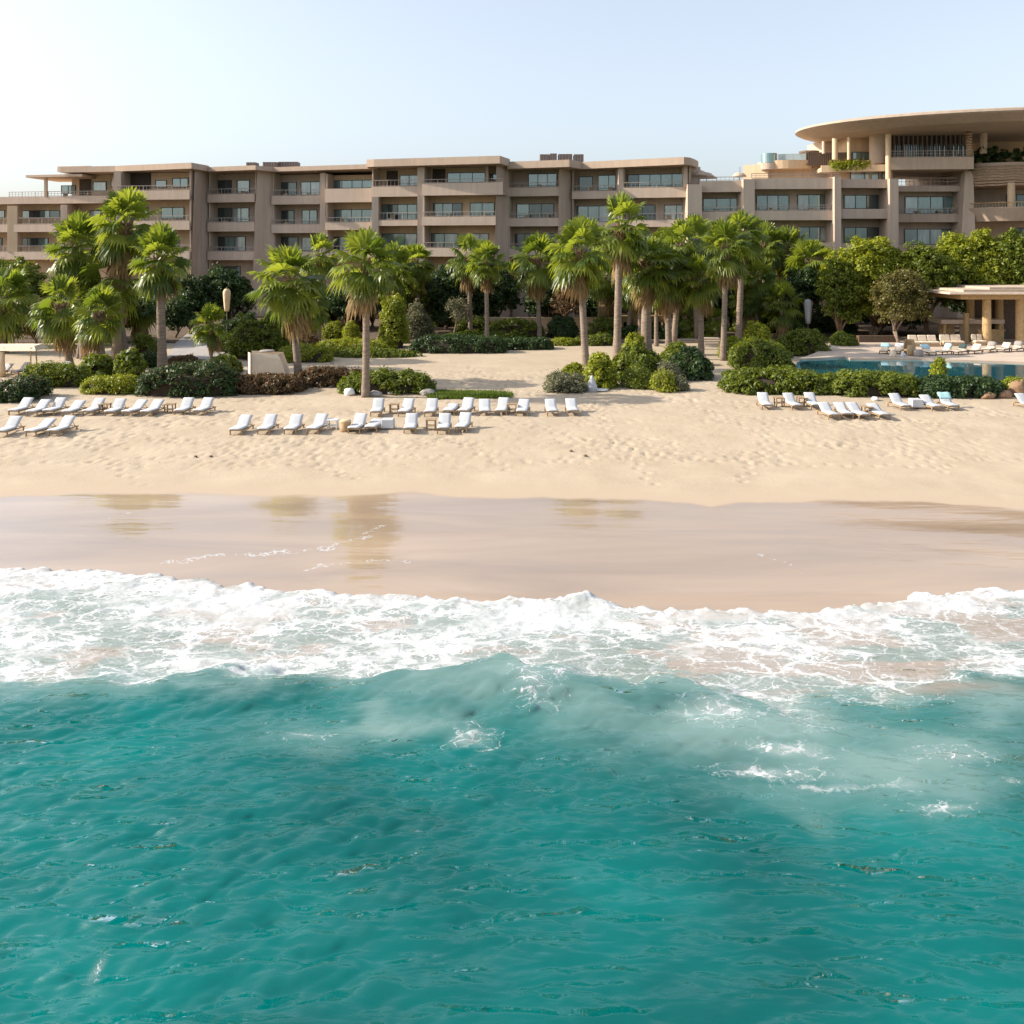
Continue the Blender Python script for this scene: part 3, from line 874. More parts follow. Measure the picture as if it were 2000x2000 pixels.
# ---- wing F, G
bay(HB, 725, 100.9, 823, 99.8, 326, [
    (364, 384, 351, [(781, 818, 342, 364, 't')]),
    (430, 441, 415, [(740, 815, 399, 430, 'm')]),
    (492, 506, 480, [(745, 815, 456, 490, 'm')])], depth=2.5, wall='stucco_sand_lit')
dk = MB(); l_ = off(pl(725, 100.9), pl(823, 99.8), 2.46); q0, q1 = on_line(755, *l_), on_line(777, *l_); dk.seg(q0, q1, -.01, .03, py_z(368, 102), py_z(332, 102))  # shaded opening drawn as a dark panel
loc_parent(dk.build('dark_opening', M['interior_shade']), HB)
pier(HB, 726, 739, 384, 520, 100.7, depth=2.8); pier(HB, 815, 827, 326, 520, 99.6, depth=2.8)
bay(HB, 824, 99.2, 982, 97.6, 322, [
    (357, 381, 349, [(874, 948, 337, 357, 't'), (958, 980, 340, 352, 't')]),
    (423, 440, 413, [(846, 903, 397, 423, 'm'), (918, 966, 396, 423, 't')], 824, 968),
    (484, 501, 473, [(842, 895, 456, 484, 'm'), (920, 955, 456, 484, 'c')], 824, 962)], depth=2.7, wall='stucco_sand_lit', right=False)
dk = MB(); l_ = off(pl(824, 99.2), pl(982, 97.6), 2.66); q0, q1 = on_line(845, *l_), on_line(870, *l_); dk.seg(q0, q1, -.01, .03, py_z(362, 101), py_z(329, 101))  # dark panel again, its colour stands for the opening's shade
loc_parent(dk.build('dark_opening', M['interior_shade']), HB)
pier(HB, 964, 997, 320, 540, 97.9, 100.6, depth=5, batter=.3, mat='stucco_shaded', z0=1)
pier(HB, 948, 954, 322, 357, 99.2, depth=1.4)
roof(HB, [(716, 100.2), (730, 99.8), (976, 96.2), (994, 99.2), (996, 100)], py_z(304, 96.2), py_z(319, 96.2))
rp = MB(); rp.prism([pl(752, 101), pl(800, 100.5), (px_x(800, 100.5), 112), (px_x(752, 101), 112)], py_z(319, 96.2) + .03, py_z(311, 101))
# ---- wing H, I, J
bay(HB, 992, 100.6, 1092, 99.4, 322, [
    (366, 383, 356, [(1032, 1088, 339, 366, 't')]),
    (426, 442, 416, [(1009, 1082, 398, 426, 'm')]),
    (486, 502, 476, [(1006, 1082, 456, 486, 'd')])], depth=2.3)
pier(HB, 1088, 1122, 322, 540, 98.9, 101.2, depth=4, batter=.3, z0=1)
bay(HB, 1117, 100.4, 1213, 99.2, 324, [
    (373, 388, 362, [(1131, 1158, 345, 373, 'm'), (1168, 1210, 342, 373, 't')]),
    (434, 448, 424, [(1127, 1192, 402, 434, 'm')]),
    (492, 508, 482, [(1127, 1200, 462, 490, 'm')])], depth=2.3)
pier(HB, 1208, 1217, 324, 520, 98.2, depth=3.2)
bay(HB, 1216, 98, 1348, 96.4, 322, [
    (366, 386, 355, [(1226, 1335, 340, 366, 't')]),
    (430, 443, 416, [(1230, 1280, 400, 430, 'm'), (1297, 1345, 400, 430, 't')]),
    (490, 504, 480, [(1230, 1340, 462, 490, 'm')])], depth=2.4)
pier(HB, 1343, 1371, 360, 540, 95.6, depth=4.5, mat='stucco', z0=1)
pier(HB, 1336, 1343, 322, 366, 96.2, depth=1.2); pier(HB, 1343, 1368, 326, 362, 98.2, depth=4)
roof(HB, [(990, 99.4), (1112, 97.2), (1136, 99.6), (1336, 94.6), (1348, 95.2), (1356, 96.6), (1364, 99)], py_z(306.5, 94.6), py_z(321, 94.6))
rp = MB(); z_ = py_z(321, 94.6)
rp.prism([pl(1346, 97.5), pl(1366, 99.2), pl(1402, 108), (px_x(1346, 97.5), 110)], z_ - .35, z_ - .02, [pl(1346, 97.5), pl(1364, 99.2), pl(1396, 108), (px_x(1346, 97.5), 110)])
loc_parent(rp.build('canopy', M['roof_plate']), HB)
# ---- lower wing K - N with roof terrace
bay(HB, 1366, 96.4, 1458, 95.6, 354, [
    (353, 375, 345, [(1373, 1453, 387, 413, 't')]),
    (413, 433, 404, [(1373, 1453, 445, 470, 'm')])], depth=2.2, wallz=py_z(374, 98))
pier(HB, 1452, 1474, 350, 540, 94.9, depth=4, z0=1)
bay(HB, 1468, 95.2, 1642, 94.8, 350, [
    (348, 369, 338, [(1477, 1541, 381, 411, 't'), (1557, 1624, 380, 411, 't')]),
    (411, 430, 400, [(1480, 1540, 443, 472, 'm'), (1560, 1622, 443, 472, 't')]),
    (474, 490, None, [])], depth=2.4, wallz=py_z(369, 97), rail_mid=True)
pier(HB, 1630, 1643, 345, 540, 94.3, depth=4, z0=1)
bay(HB, 1642, 94.7, 1754, 94.9, 351, [
    (350, 367, None, [(1648, 1736, 381, 408, 'm')]),
    (408, 427, None, [(1648, 1738, 444, 474, 'm')]),
    (475, 492, None, [])], depth=2.2, wallz=py_z(367, 96), mat='stucco_shaded', wall='stucco_shaded')
pier(HB, 1738, 1755, 349, 560, 94.2, depth=4.5, mat='stucco_shaded', z0=1)
# roof slab of the lower wing
rs = MB(); rs.prism([pl(1366, 97.4), pl(1458, 96.6), pl(1642, 96.2), pl(1750, 96.2), (px_x(1750, 96.2), 108), (px_x(1366, 97.4), 108)], py_z(368, 96), py_z(362, 96))
loc_parent(rs.build('terrace_floor', M['stucco']), HB)
hb_side = MB(); hb_side.box(-45, 36, 117, 124, 1, 17.6)
loc_parent(hb_side.build('rear_wall', M['stucco']), HB)

# ---- tower block
bay(TB, 1753, 98.2, 1876, 98.0, 364, [
    (363, 374, 347, [(1767, 1867, 384, 418, 't')]),
    (418, 434, 406, [(1766, 1866, 447, 478, 't')]),
    (478, 493, None, [])], depth=1.6, mat='stucco_shaded', wall='stucco_shaded', wallz=py_z(373, 99), rail_mid=True)
# tower wall, leaning out towards its foot
m = MB(); A0, A1 = pl(1868, 96.8), pl(1912, 95.5); zt, zb = py_z(318, 96), 1.0
m.prism([A0, A1, (A1[0], 112), (A0[0], 112)], zb, zt, [pl(1886, 97.2), pl(1900, 97), (px_x(1900, 97), 112), (px_x(1886, 97.2), 112)])
loc_parent(m.build('tower_wall', M['stucco']), TB)
# fifth floor box with lattice windows
p0, p1 = pl(1738, 96.2), pl(1902, 95.4)
m = MB(); m.seg(p0, p1, 0, .3, py_z(331, 96), py_z(307, 96)); m.seg(p0, p1, .3, 13, py_z(331, 96) + .02, py_z(331, 96) + .5)
bo = loc_parent(m.build('balcony', M['stucco']), TB)
railing(bo, p0, p1, py_z(307, 96), py_z(294, 96), mid=True)
bl = off(p0, p1, 3.0)
m = MB(); m.seg(*bl, 0, 8, py_z(331, 98), py_z(250, 98)); loc_parent(m.build('wall', M['interior_shade']), TB)
window(TB, bl, 1746, 1886, 280, 312, 't', nm=9)
m = MB()
q0, q1 = on_line(1742, *bl), on_line(1888, *bl)
for i in range(17):
    s = i / 16.0
    c0 = (q0[0] + (q1[0] - q0[0]) * s, q0[1] + (q1[1] - q0[1]) * s)
    c1 = (c0[0] + .12, c0[1])
    m.seg(c0, c1, -.55, -.35, py_z(312, 98), py_z(262, 98))
m.seg(q0, q1, -.56, -.34, py_z(264, 98), py_z(255, 98))
loc_parent(m.build('lattice', M['lattice']), TB)
def column(px, r, pt, pb, Y, mat='stucco_sand_lit', name='column', n=20):
    m = MB(); z1, z0 = py_z(pt, Y), py_z(pb, Y)
    m.lathe((px_x(px, Y), Y, z0), [(r, 0), (r, z1 - z0)], n)
    return loc_parent(m.build(name, M[mat], smooth=False), TB)
ZSOF = py_z(266, 96)
column(1735, .28, 262, 350, 95.6)
m = MB(); m.lathe((px_x(1716, 99), 99, py_z(320, 99)), [(.95, 0), (.95, 4.0)], 28); loc_parent(m.build('round_wall', M['stucco'], smooth=False), TB)
m = MB(); m.seg(pl(1654, 101), pl(1704, 101), 0, 6, py_z(330, 101), py_z(266, 101)); loc_parent(m.build('wall', M['stucco_sand_lit']), TB)
m = MB(); m.seg(pl(1610, 104), pl(1660, 104), 0, 6, py_z(330, 104), py_z(272, 104)); loc_parent(m.build('wall', M['stucco_shaded']), TB)
window(TB, (pl(1654, 100.98), pl(1704, 100.98)), 1664, 1698, 297, 312, 'm')
column(1631, .3, 270, 312, 98); column(1658, .17, 268, 312, 97); column(1609, .2, 276, 300, 100, 'stucco')
# sixth terrace planter tier and glazed room
m = MB(); m.seg(pl(1604, 97.6), pl(1740, 96.4), 0, .25, py_z(335, 97), py_z(322, 97)); m.seg(pl(1604, 97.6), pl(1740, 96.4), .25, 10, py_z(335, 97) + .1, py_z(335, 97) + .5)
loc_parent(m.build('planter', M['stucco_sand_lit']), TB)
m = MB(); m.seg(pl(1625, 99), pl(1744, 98.6), 0, 6, py_z(364, 98.5), py_z(334, 98.5)); loc_parent(m.build('wall', M['stucco_sand_lit']), TB)
window(TB, (pl(1625, 98.98), pl(1744, 98.58)), 1660, 1716, 333, 360, 'c')
window(TB, (pl(1625, 98.98), pl(1744, 98.58)), 1722, 1733, 335, 350, 'd')
# left terrace tiers of the tower
m = MB(); m.seg(pl(1452, 103), pl(1500, 101.5), 0, 8, py_z(362, 102), py_z(321, 102)); loc_parent(m.build('wall', M['stucco_sand_lit']), TB)
m = MB(); m.seg(pl(1500, 102.5), pl(1625, 101.5), 0, 8, py_z(362, 102), py_z(322, 102)); loc_parent(m.build('wall', M['stucco_sand_lit']), TB)
m = MB(); m.lathe((px_x(1545, 101), 103, py_z(330, 101)), [(2.9, 0), (3.1, .9)], 32); loc_parent(m.build('round_terrace', M['stucco_sand_lit']), TB)
m = MB(); m.lathe((px_x(1510, 100), 101.5, py_z(329, 100)), [(.9, 0), (.95, .7)], 24); loc_parent(m.build('round_balcony', M['stucco_shaded']), TB)
m = MB(); m.lathe((px_x(1510, 100), 101.5, py_z(316, 100)), [(.88, 0), (.88, 1.05)], 24); loc_parent(m.build('glass_screen', M['glass_teal']), TB)
m = MB(); m.seg(pl(1520, 101), pl(1574, 100.5), 0, .06, py_z(315, 100.6), py_z(300, 100.6)); loc_parent(m.build('glass_screen', M['glass_curtain']), TB)
m = MB()
for i in range(22):
    x0 = px_x(1574, 100.4) + i * .23
    m.box(x0, x0 + .14, 100.4, 100.52, py_z(323, 100.4), py_z(297, 100.4))
m.box(px_x(1574, 100.4) - .05, px_x(1574, 100.4) + 5.2, 100.55, 100.6, py_z(323, 100.4), py_z(298, 100.4))
loc_parent(m.build('slat_screen', M['lattice']), TB)
m = MB(); m.lathe((px_x(1582, 101), 101.4, py_z(298, 101)), [(1.05, 0), (1.1, .18)], 24); loc_parent(m.build('round_cap', M['lattice']), TB)
# right side terraces
m = MB(); m.lathe((px_x(2010, 94), 100.4, py_z(360, 94)), [(5.2, 0), (5.5, .6), (5.65, 2.0), (5.55, 2.05)], 64, 1.0, 1.0); loc_parent(m.build('round_balcony', M['stone_banded']), TB)
m = MB(); m.lathe((px_x(2010, 94), 100.4, py_z(326, 94)), [(5.3, 0), (5.45, .6), (5.45, .62)], 64); loc_parent(m.build('planter', M['stucco_shaded']), TB)
m = MB(); m.lathe((px_x(2010, 94), 100.4, py_z(431, 94)), [(4.9, 0), (5.5, 1.35), (5.5, 1.42)], 64, 1.0, 1.3)
b3 = loc_parent(m.build('round_balcony', M['roof_plate']), TB)
m = MB()
for i in range(60):
    a = PI + PI * i / 59.0
    x, y, z = px_x(2010, 94) + 5.35 * math.cos(a), 100.4 + 5.35 * 1.3 * math.sin(a), py_z(407.5, 94)
    m.tube([(x, y, z), (x, y, z + .65)], .03, 4)
m.tube([(px_x(2010, 94) + 5.35 * math.cos(PI + PI * i / 40), 100.4 + 5.35 * 1.3 * math.sin(PI + PI * i / 40), py_z(407.5, 94) + .68) for i in range(41)], .045, 5)
loc_parent(m.build('railing', M['timber']), TB)
m = MB(); m.box(px_x(1903, 101), 75, 101.5, 110, 1, py_z(330, 101)); loc_parent(m.build('wall', M['stucco']), TB)
window(TB, (pl(1903, 101.48), pl(2030, 101.48)), 1965, 2025, 380, 408, 'd')
window(TB, (pl(1903, 101.48), pl(2030, 101.48)), 1975, 2030, 445, 480, 'd')
column(1975, .36, 357, 412, 95.2); column(1921, .36, 246, 300, 97, 'stucco'); column(1893, .3, 258, 305, 95.6, 'stone_banded'); column(2040, .36, 357, 412, 95)
m = MB(); m.box(px_x(1915, 104), 78, 104, 110, py_z(320, 104), py_z(252, 104)); loc_parent(m.build('wall', M['stucco_sand_lit']), TB)
# oval roof
m = MB(); cx, cy = px_x(2012, 101), 101.0
z0 = 22.15
m.lathe((cx, cy, z0), [(.90, -.10), (.985, .55), (1.0, .72), (.998, .95), (.97, 1.08), (.55, 1.9)], 120, 25.6, 15.5)
loc_parent(m.build('oval_roof', M['oval_roof'], smooth=False), TB)
m = MB(); m.lathe((cx - 3.0, cy - 8.0, z0 - .18), [(1.75, 0), (1.8, .06)], 36, 1.0, .55); loc_parent(m.build('skylight', M['white_plastic']), TB)

# ================================================================ ground of the garden, pool and paths
def sheet(name, pts, z=None, mat='soil', thick=None, dz=.004):
    P = []
    for px, py in pts:
        if z is None:
            g = G(px, py); P.append((g.x, g.y, g.z + dz))
        else:
            Y = (H - z) * F / (py - 500.0); P.append((px_x(px, Y), Y, z))
    m = MB()
    if thick: m.prism([(p[0], p[1]) for p in P], P[0][2] - thick, P[0][2])
    else:
        a = sum(P[i][0] * P[(i + 1) % len(P)][1] - P[(i + 1) % len(P)][0] * P[i][1] for i in range(len(P)))
        m.add(P, [tuple(range(len(P)))] if a > 0 else [tuple(range(len(P)))[::-1]])
    return tag(m.build(name, M[mat]), kind='structure')
gg = MB()
gy = [79, 84, 92, 100, 118]
gg.add([(x, y, ground_z(y) + .05) for y in gy for x in (-75, 70)], [(2 * i, 2 * i + 1, 2 * i + 3, 2 * i + 2) for i in range(len(gy) - 1)])
tag(gg.build('garden_soil', M['soil']), kind='structure')
sheet('garden_path', [(325, 702), (410, 704), (440, 690), (400, 652), (370, 650), (345, 668)], None, 'paving', dz=.06)
sheet('garden_path', [(1255, 668), (1420, 668), (1400, 658), (1270, 658)], None, 'deck_stone', dz=.06)

ZP = 1.62
m_, nt_, N_, L_, b_ = material('pool_water')
setin(b_, Roughness=.04); b_.inputs['Base Color'].default_value = (.012, .085, .11, 1)
n_ = N_.new('ShaderNodeTexNoise'); setin(n_, Scale=1.2, Detail=3.0)
bp_ = N_.new('ShaderNodeBump'); setin(bp_, Strength=.08, Distance=.05)
L_.new(n_.outputs['Fac'], bp_.inputs['Height']); L_.new(bp_.outputs[0], b_.inputs['Normal'])
M['pool_water'] = m_
M['pool_tile'] = simple('pool_tile', (.03, .22, .26), .3, .25, 4)
pool = [(1556, 708), (1575, 700), (1650, 699.5), (1660, 704), (1800, 704.5), (1900, 708), (2080, 716), (2100, 745), (1800, 752), (1620, 742), (1558, 722)]
sheet('pool_basin', pool, ZP, 'pool_tile', .5)
sheet('pool_water', [(1562, 709), (1580, 701.5), (1648, 701), (1658, 705), (1800, 705.5), (1900, 709), (2075, 717), (2095, 743), (1800, 750), (1622, 740), (1564, 721)], ZP + .004, 'pool_water')
ZD = 1.74
sheet('pool_deck', [(1562, 700), (1590, 690), (1640, 662), (2140, 655), (2160, 712), (1900, 703.5), (1800, 700), (1660, 699.5), (1650, 696)], ZD, 'deck_stone', .6)

# ================================================================ plants
def leaf_quads(P, Nr, size, rng, aspect=.5, upb=.25, outb=.85):
    n = len(P)
    nr = Nr * outb + rng.normal(size=(n, 3)) * .42 + np.array([0, 0, upb])
    nr /= np.linalg.norm(nr, axis=1, keepdims=True)
    t = rng.normal(size=(n, 3)); t -= nr * np.sum(t * nr, 1, keepdims=True)
    t /= np.linalg.norm(t, axis=1, keepdims=True)
    b = np.cross(nr, t)
    L = size * rng.uniform(.65, 1.35, (n, 1)); W = L * aspect
    fold = nr * L * .10
    V = np.stack([P - t * L * .5, P + b * W * .5 + fold, P + t * L * .5, P - b * W * .5 + fold], 1).reshape(-1, 3)
    return V, np.arange(4 * n).reshape(n, 4)
def sphere_dirs(n, rng, zmin=-1.0):
    z = rng.uniform(zmin, 1, n); a = rng.uniform(0, 2 * PI, n); r = np.sqrt(1 - z * z)
    return np.stack([r * np.cos(a), r * np.sin(a), z], 1)
def super_pt(d, p):
    s = (np.abs(d) ** p).sum(1) ** (1.0 / p)
    return d / s[:, None]

def clump_cloud(C, rc, leaf, per, rng, zmin=-.5):
    """leaves on the shells of small clumps centred at C (n,3) with radii rc (n,)"""
    P, Nn = [], []
    for c, r in zip(C, rc):
        d = sphere_dirs(per, rng, zmin)
        k = rng.uniform(.5, 1.15, (per, 1))
        P.append(c + d * r * k); Nn.append(d)
    return np.concatenate(P), np.concatenate(Nn)

SEED = [100]
def shrub(label, px0, px1, pyt, pyb, depth, mat='leaf_mid', p=2.3, leaf=.16, cat='shrub', name='shrub', group=None, tops=None, ragged=.2, base_z=None, flowers=None):
    SEED[0] += 1
    if p >= 4: ragged *= .45
    rng = np.random.default_rng(SEED[0])
    if base_z is None:
        g = G((px0 + px1) / 2, pyb); Y0, zb = g.y, g.z
    else:
        zb = base_z; Y0 = (H - zb) * F / (pyb - 500.0)
    Yc = Y0 + depth / 2
    rx = (px1 - px0) / 2 / F * Y0; ry = depth / 2
    h = py_z(pyt, Y0 + depth * .4) - zb
    x = px_x((px0 + px1) / 2, Y0)
    root = empty(name, (x, Yc, zb), label, cat, group)
    area = 2 * (rx * h * 2 + ry * h * 2) * .8 + 3.4 * rx * ry
    rc0 = max(.14, min(.34, .28 * h))
    nc = int(area / (rc0 ** 2 * 1.5)) + 6
    d = sphere_dirs(nc, rng, .02)
    q = super_pt(d, p)
    C = q * np.array([rx - rc0 * .6, ry - rc0 * .6, h - rc0 * .6])
    # uneven top and face
    wob = fbm((C[:, 0] + x) * .9, (C[:, 1] + Yc) * .9 + SEED[0], 3, SEED[0]) - .5
    C *= (1 + wob[:, None] * np.array([.2, .2, 1.1]) * ragged * 4)
    C[:, 2] = np.maximum(C[:, 2], rc0 * .35)
    rc = rc0 * rng.uniform(.55, 1.5, nc)
    if ragged > .05:
        sp = rng.uniform(0, 1, nc) < .16
        C[sp] *= rng.uniform(1.03, 1.08 + ragged * .8, (sp.sum(), 1)); rc[sp] *= .55
    per = int(max(12, 2.6 * rc0 ** 2 * 9 / (leaf * leaf * .5)))
    per = min(per, 90)
    P, Nn = clump_cloud(C, rc, leaf, per, rng, -.3)
    P[:, 2] = np.maximum(P[:, 2], .03)
    V, Fq = leaf_quads(P, Nn, leaf, rng, .55)
    np_mesh('foliage', V, Fq, M[mat], root)
    if flowers:
        k = rng.choice(len(P), int(len(P) * .10), replace=False)
        k = k[P[k, 2] > h * .62]
        V, Fq = leaf_quads(P[k] + Nn[k] * .05, Nn[k], leaf * .8, rng, .8)
        np_mesh('blossom', V, Fq, M[flowers], root)
    core = MB()  # solid dark core behind the leaves, shade painted into the gaps
    n1, n2 = 18, 7
    for i in range(n2 + 1):
        zz = math.sin(i / n2 * PI / 2)
        for k in range(n1):
            a = 2 * PI * k / n1
            dd = super_pt(np.array([[math.cos(a) * math.cos(i / n2 * PI / 2), math.sin(a) * math.cos(i / n2 * PI / 2), zz]]), p)[0]
            core.v.append((dd[0] * (rx - rc0) * .96, dd[1] * max(.1, ry - rc0) * .96, dd[2] * max(.1, h - rc0 * 1.2)))
    for i in range(n2):
        for k in range(n1):
            a, b = i * n1 + k, i * n1 + (k + 1) % n1
            core.f.append((a, b, b + n1, a + n1))
    core.build('dark_core', M['core_shade'], root)
    return root

def tree(label, pxc, hw, pyt, pyb, Y, pxt=None, mat='leaf_mid', leaf=.26, lumps=11, name='broadleaf_tree', cat='tree', group=None, depth=None, per=34, trunks=1, bark='bark'):
    SEED[0] += 1
    rng = np.random.default_rng(SEED[0]); rd = random.Random(SEED[0])
    zb = ground_z(Y)
    pxt = pxc if pxt is None else pxt
    xt, xc = px_x(pxt, Y), px_x(pxc, Y)
    rx = hw / F * Y; ztop, zlow = py_z(pyt, Y), max(zb + .25, py_z(pyb, Y))
    ry = depth or rx * .8
    zc, rz = (ztop + zlow) / 2, (ztop - zlow) / 2
    root = empty(name, (xt, Y, zb), label, cat, group)
    lc = []
    for i in range(lumps):
        d = sphere_dirs(1, rng, -.75)[0]
        k = rd.uniform(.45, .72)
        lc.append((np.array([xc - xt + d[0] * rx * k, d[1] * ry * k, zc - zb + d[2] * rz * k]), rd.uniform(.34, .52)))
    lc.append((np.array([xc - xt, 0, zc - zb + rz * .25]), .62))
    PP, NN = [], []
    for c, k in lc:
        r = np.array([rx * k, ry * k, rz * k])
        area = 4 * PI * ((r[0] * r[1] + r[0] * r[2] + r[1] * r[2]) / 3)
        rc0 = .46
        nc = int(area / (rc0 ** 2 * 2.6))
        d = sphere_dirs(nc, rng, -.8)
        C = c + d * r * rng.uniform(.66, 1.14, (nc, 1))
        C = C[(C[:, 2] + zb < ztop + .2)]
        P, Nn = clump_cloud(C, rc0 * rng.uniform(.45, 1.35, len(C)), leaf, int(per * 1.5), rng, -.5)
        PP.append(P); NN.append(Nn)
    P, Nn = np.concatenate(PP), np.concatenate(NN)
    ok = P[:, 2] > .1
    V, Fq = leaf_quads(P[ok], Nn[ok], leaf, rng, .55)
    np_mesh('crown', V, Fq, M[mat], root)
    tk = MB()
    for j in range(trunks):
        r0 = .17 * max(.6, min(1.6, rz / 2.4)) / math.sqrt(trunks)
        ang = rd.uniform(0, 6.28); sp = 0 if trunks == 1 else .35
        b0 = Vector((sp * math.cos(ang) * .6, sp * math.sin(ang) * .6, -.1))
        mid = Vector(((xc - xt) * .5 + rd.uniform(-.3, .3) + sp * math.cos(ang) * 2, rd.uniform(-.2, .2), (zlow - zb) * .8 + .3))
        tk.tube([b0, b0.lerp(mid, .5) + Vector((rd.uniform(-.1, .1), 0, 0)), mid], [r0 * 1.3, r0, r0 * .8], 8)
        for c, k in lc[j::trunks]:
            e = Vector(c); m2 = mid.lerp(e, .5) + Vector((rd.uniform(-.2, .2), rd.uniform(-.2, .2), .15))
            tk.tube([mid, m2, e], [r0 * .55, r0 * .35, r0 * .14], 6)
    tk.build('trunk', M[bark], root, smooth=True)
    return root

# ---- fan palms
def fan_leaf(mb, o, az, el, Lp, Lb, droop, rd, nl=20, fold=0.0):
    d = Vector((math.cos(az) * math.cos(el), math.sin(az) * math.cos(el), math.sin(el)))
    sag = Vector((0, 0, -1)) * Lp * (.06 + .13 * max(0, math.cos(el)))
    mid = o + d * Lp * .55 + sag * .25
    hub = o + d * Lp + sag
    d2 = (hub - mid).normalized()
    d2 = (d2 + Vector((0, 0, -1)) * droop * .55).normalized()
    side = d2.cross(Vector((0, 0, 1)))
    if side.length < .05: side = Vector((-math.sin(az), math.cos(az), 0))
    side.normalize()
    side = (side + Vector((rd.uniform(-.45, .45), rd.uniform(-.45, .45), rd.uniform(-.5, .5)))).normalized()
    nrm = side.cross(d2).normalized()
    w = .022
    mb.add([o + side * w * 2, o - side * w * 2, mid - side * w, mid + side * w, hub - side * w * .7, hub + side * w * .7], [(0, 1, 2, 3), (3, 2, 4, 5)])
    span = R(rd.uniform(100, 135)); dth = 2 * span / nl
    down = Vector((0, 0, -1))
    vs = [hub]; fs = []
    def ray(th):
        e = d2 * math.cos(th) + side * math.sin(th)
        return (e + nrm * (.20 * math.cos(th) - fold * abs(math.sin(th)))).normalized()
    for i in range(nl + 1):
        th = -span + dth * i
        e = ray(th); L_ = Lb * (.76 + .24 * math.cos(th * .7))
        k = .60 if 0 < i < nl else .45
        vs.append(hub + e * L_ * k + nrm * (.035 if i % 2 else -.02) * Lb + down * L_ * .10 * droop * k)
    for i in range(nl):
        th = -span + dth * (i + .5)
        e = ray(th + rd.uniform(-.03, .03)); L_ = Lb * (.76 + .24 * math.cos(th * .7)) * rd.uniform(.88, 1.1)
        dr = droop * rd.uniform(.6, 1.4)
        m_ = hub + e * L_ * .80 + down * L_ * .21 * dr
        t_ = hub + e * L_ * .95 + down * L_ * .42 * dr
        tw = (d2 * -math.sin(th) + side * math.cos(th)).normalized() * L_ * dth * .17
        j = len(vs)
        vs += [m_ - tw, m_ + tw, t_]
        fs += [(0, i + 1, j, j + 1, i + 2) if False else (0, i + 1, i + 2), (i + 1, j, j + 1, i + 2), (j, j + 2, j + 1)]
    mb.add(vs, fs)
def palm_proto(seed, n=46, dead=9, el_hi=82, el_lo=-43):
    rd = random.Random(seed)
    cr, de = MB(), MB()
    for k in range(n):
        t = k / (n - 1)
        if rd.random() < .12: continue
        el = R(el_hi + (el_lo - el_hi) * t ** 1.05 + rd.uniform(-9, 9))
        az = k * 2.399 + rd.uniform(-.3, .3)
        o = Vector((math.cos(az) * .10, math.sin(az) * .10, .28 - .75 * t))
        Lp = (.50 + .55 * math.sin(PI * min(1, t * .8 + .12))) * rd.uniform(.85, 1.15)
        fan_leaf(cr, o, az, el, Lp, rd.uniform(.98, 1.22), .16 + .74 * t + rd.uniform(-.1, .22), rd, 18, .10 + .45 * t * rd.random())
    for k in range(dead):
        az = rd.uniform(0, 6.28)
        fan_leaf(de, Vector((math.cos(az) * .12, math.sin(az) * .12, -.5 - rd.uniform(0, .5))), az, R(rd.uniform(-80, -58)), rd.uniform(.5, .9), rd.uniform(.7, .95), 1.5, rd, 12, .5)
    return cr, de
PALMS = []
for sd, n, dd in ((1, 42, 14), (2, 36, 20), (3, 46, 9), (4, 36, 15), (5, 42, 22)):
    cr, de = palm_proto(sd, n, dd)
    mc = bpy.data.meshes.new('palm_crown'); mc.from_pydata(cr.v, [], cr.f); mc.materials.append(M['palm_leaf'])
    md = bpy.data.meshes.new('palm_dead_fronds'); md.from_pydata(de.v, [], de.f); md.materials.append(M['palm_dead'])
    PALMS.append((mc, md))
npalm = [0]
def palm(label, pxb, pyb, pxc, pyc, hw, tw=12, boots=1.0, group='fan palms in the hotel garden'):
    i = npalm[0]; npalm[0] += 1
    rd = random.Random(900 + i)
    g = G(pxb, pyb); Y = g.y
    root = empty('fan_palm', g, label, 'palm tree', group)
    top = Vector((px_x(pxc, Y) - g.x, rd.uniform(-.2, .2), py_z(pyc, Y) - g.z))
    r = tw / 2 / F * Y
    hgt = top.z
    ctrl = Vector((top.x * rd.uniform(.3, .7), 0, hgt * .5)) + Vector((rd.uniform(-.12, .12), rd.uniform(-.1, .1), 0))
    m = MB(); n = 26; pts = []; rs = []
    for k in range(n):
        t = k / (n - 1)
        p = ctrl * (2 * t * (1 - t)) + top * (t * t)
        if k == 0: p = Vector((0, 0, -.2))
        pts.append(p)
        rs.append(r * (1.28 - .28 * min(1, t * 5)) * (1.02 - .14 * t) * (1 + rd.uniform(-.05, .05)))
    m.tube(pts, rs, 12)
    m.build('trunk', M['palm_trunk'], root, smooth=True)
    if boots > 0:
        b = MB(); L_ = min(boots, hgt * .4)
        for k in range(int(26 * boots) + 10):
            t = 1 - (k / (26 * boots + 9)) * L_ / hgt
            p = ctrl * (2 * t * (1 - t)) + top * (t * t)
            a = k * 2.4
            o = Vector((math.cos(a), math.sin(a), 0))
            q = p + o * r * .75
            b.tube([q, q + o * r * .55 + Vector((0, 0, .16)), q + o * r * rd.uniform(.7, 1.2) + Vector((0, 0, rd.uniform(.26, .45)))], [.09 * r / .22, .07 * r / .22, .02], 4)
        b.build('leaf_bases', M['palm_boots'], root)
    mc, md = PALMS[i % 5]
    s = hw / F * Y / (1.85 if pxb < 1150 else 2.0)
    for nm, me in (('crown', mc), ('dead_fronds', md)):
        o = bpy.data.objects.new(nm, me); COL.objects.link(o); o.parent = root
        o.location = top; o.rotation_euler = (rd.uniform(-.16, .16), rd.uniform(-.16, .16), rd.uniform(0, 6.28)); o.scale = (s, s, s * rd.uniform(.98, 1.25))
    return root

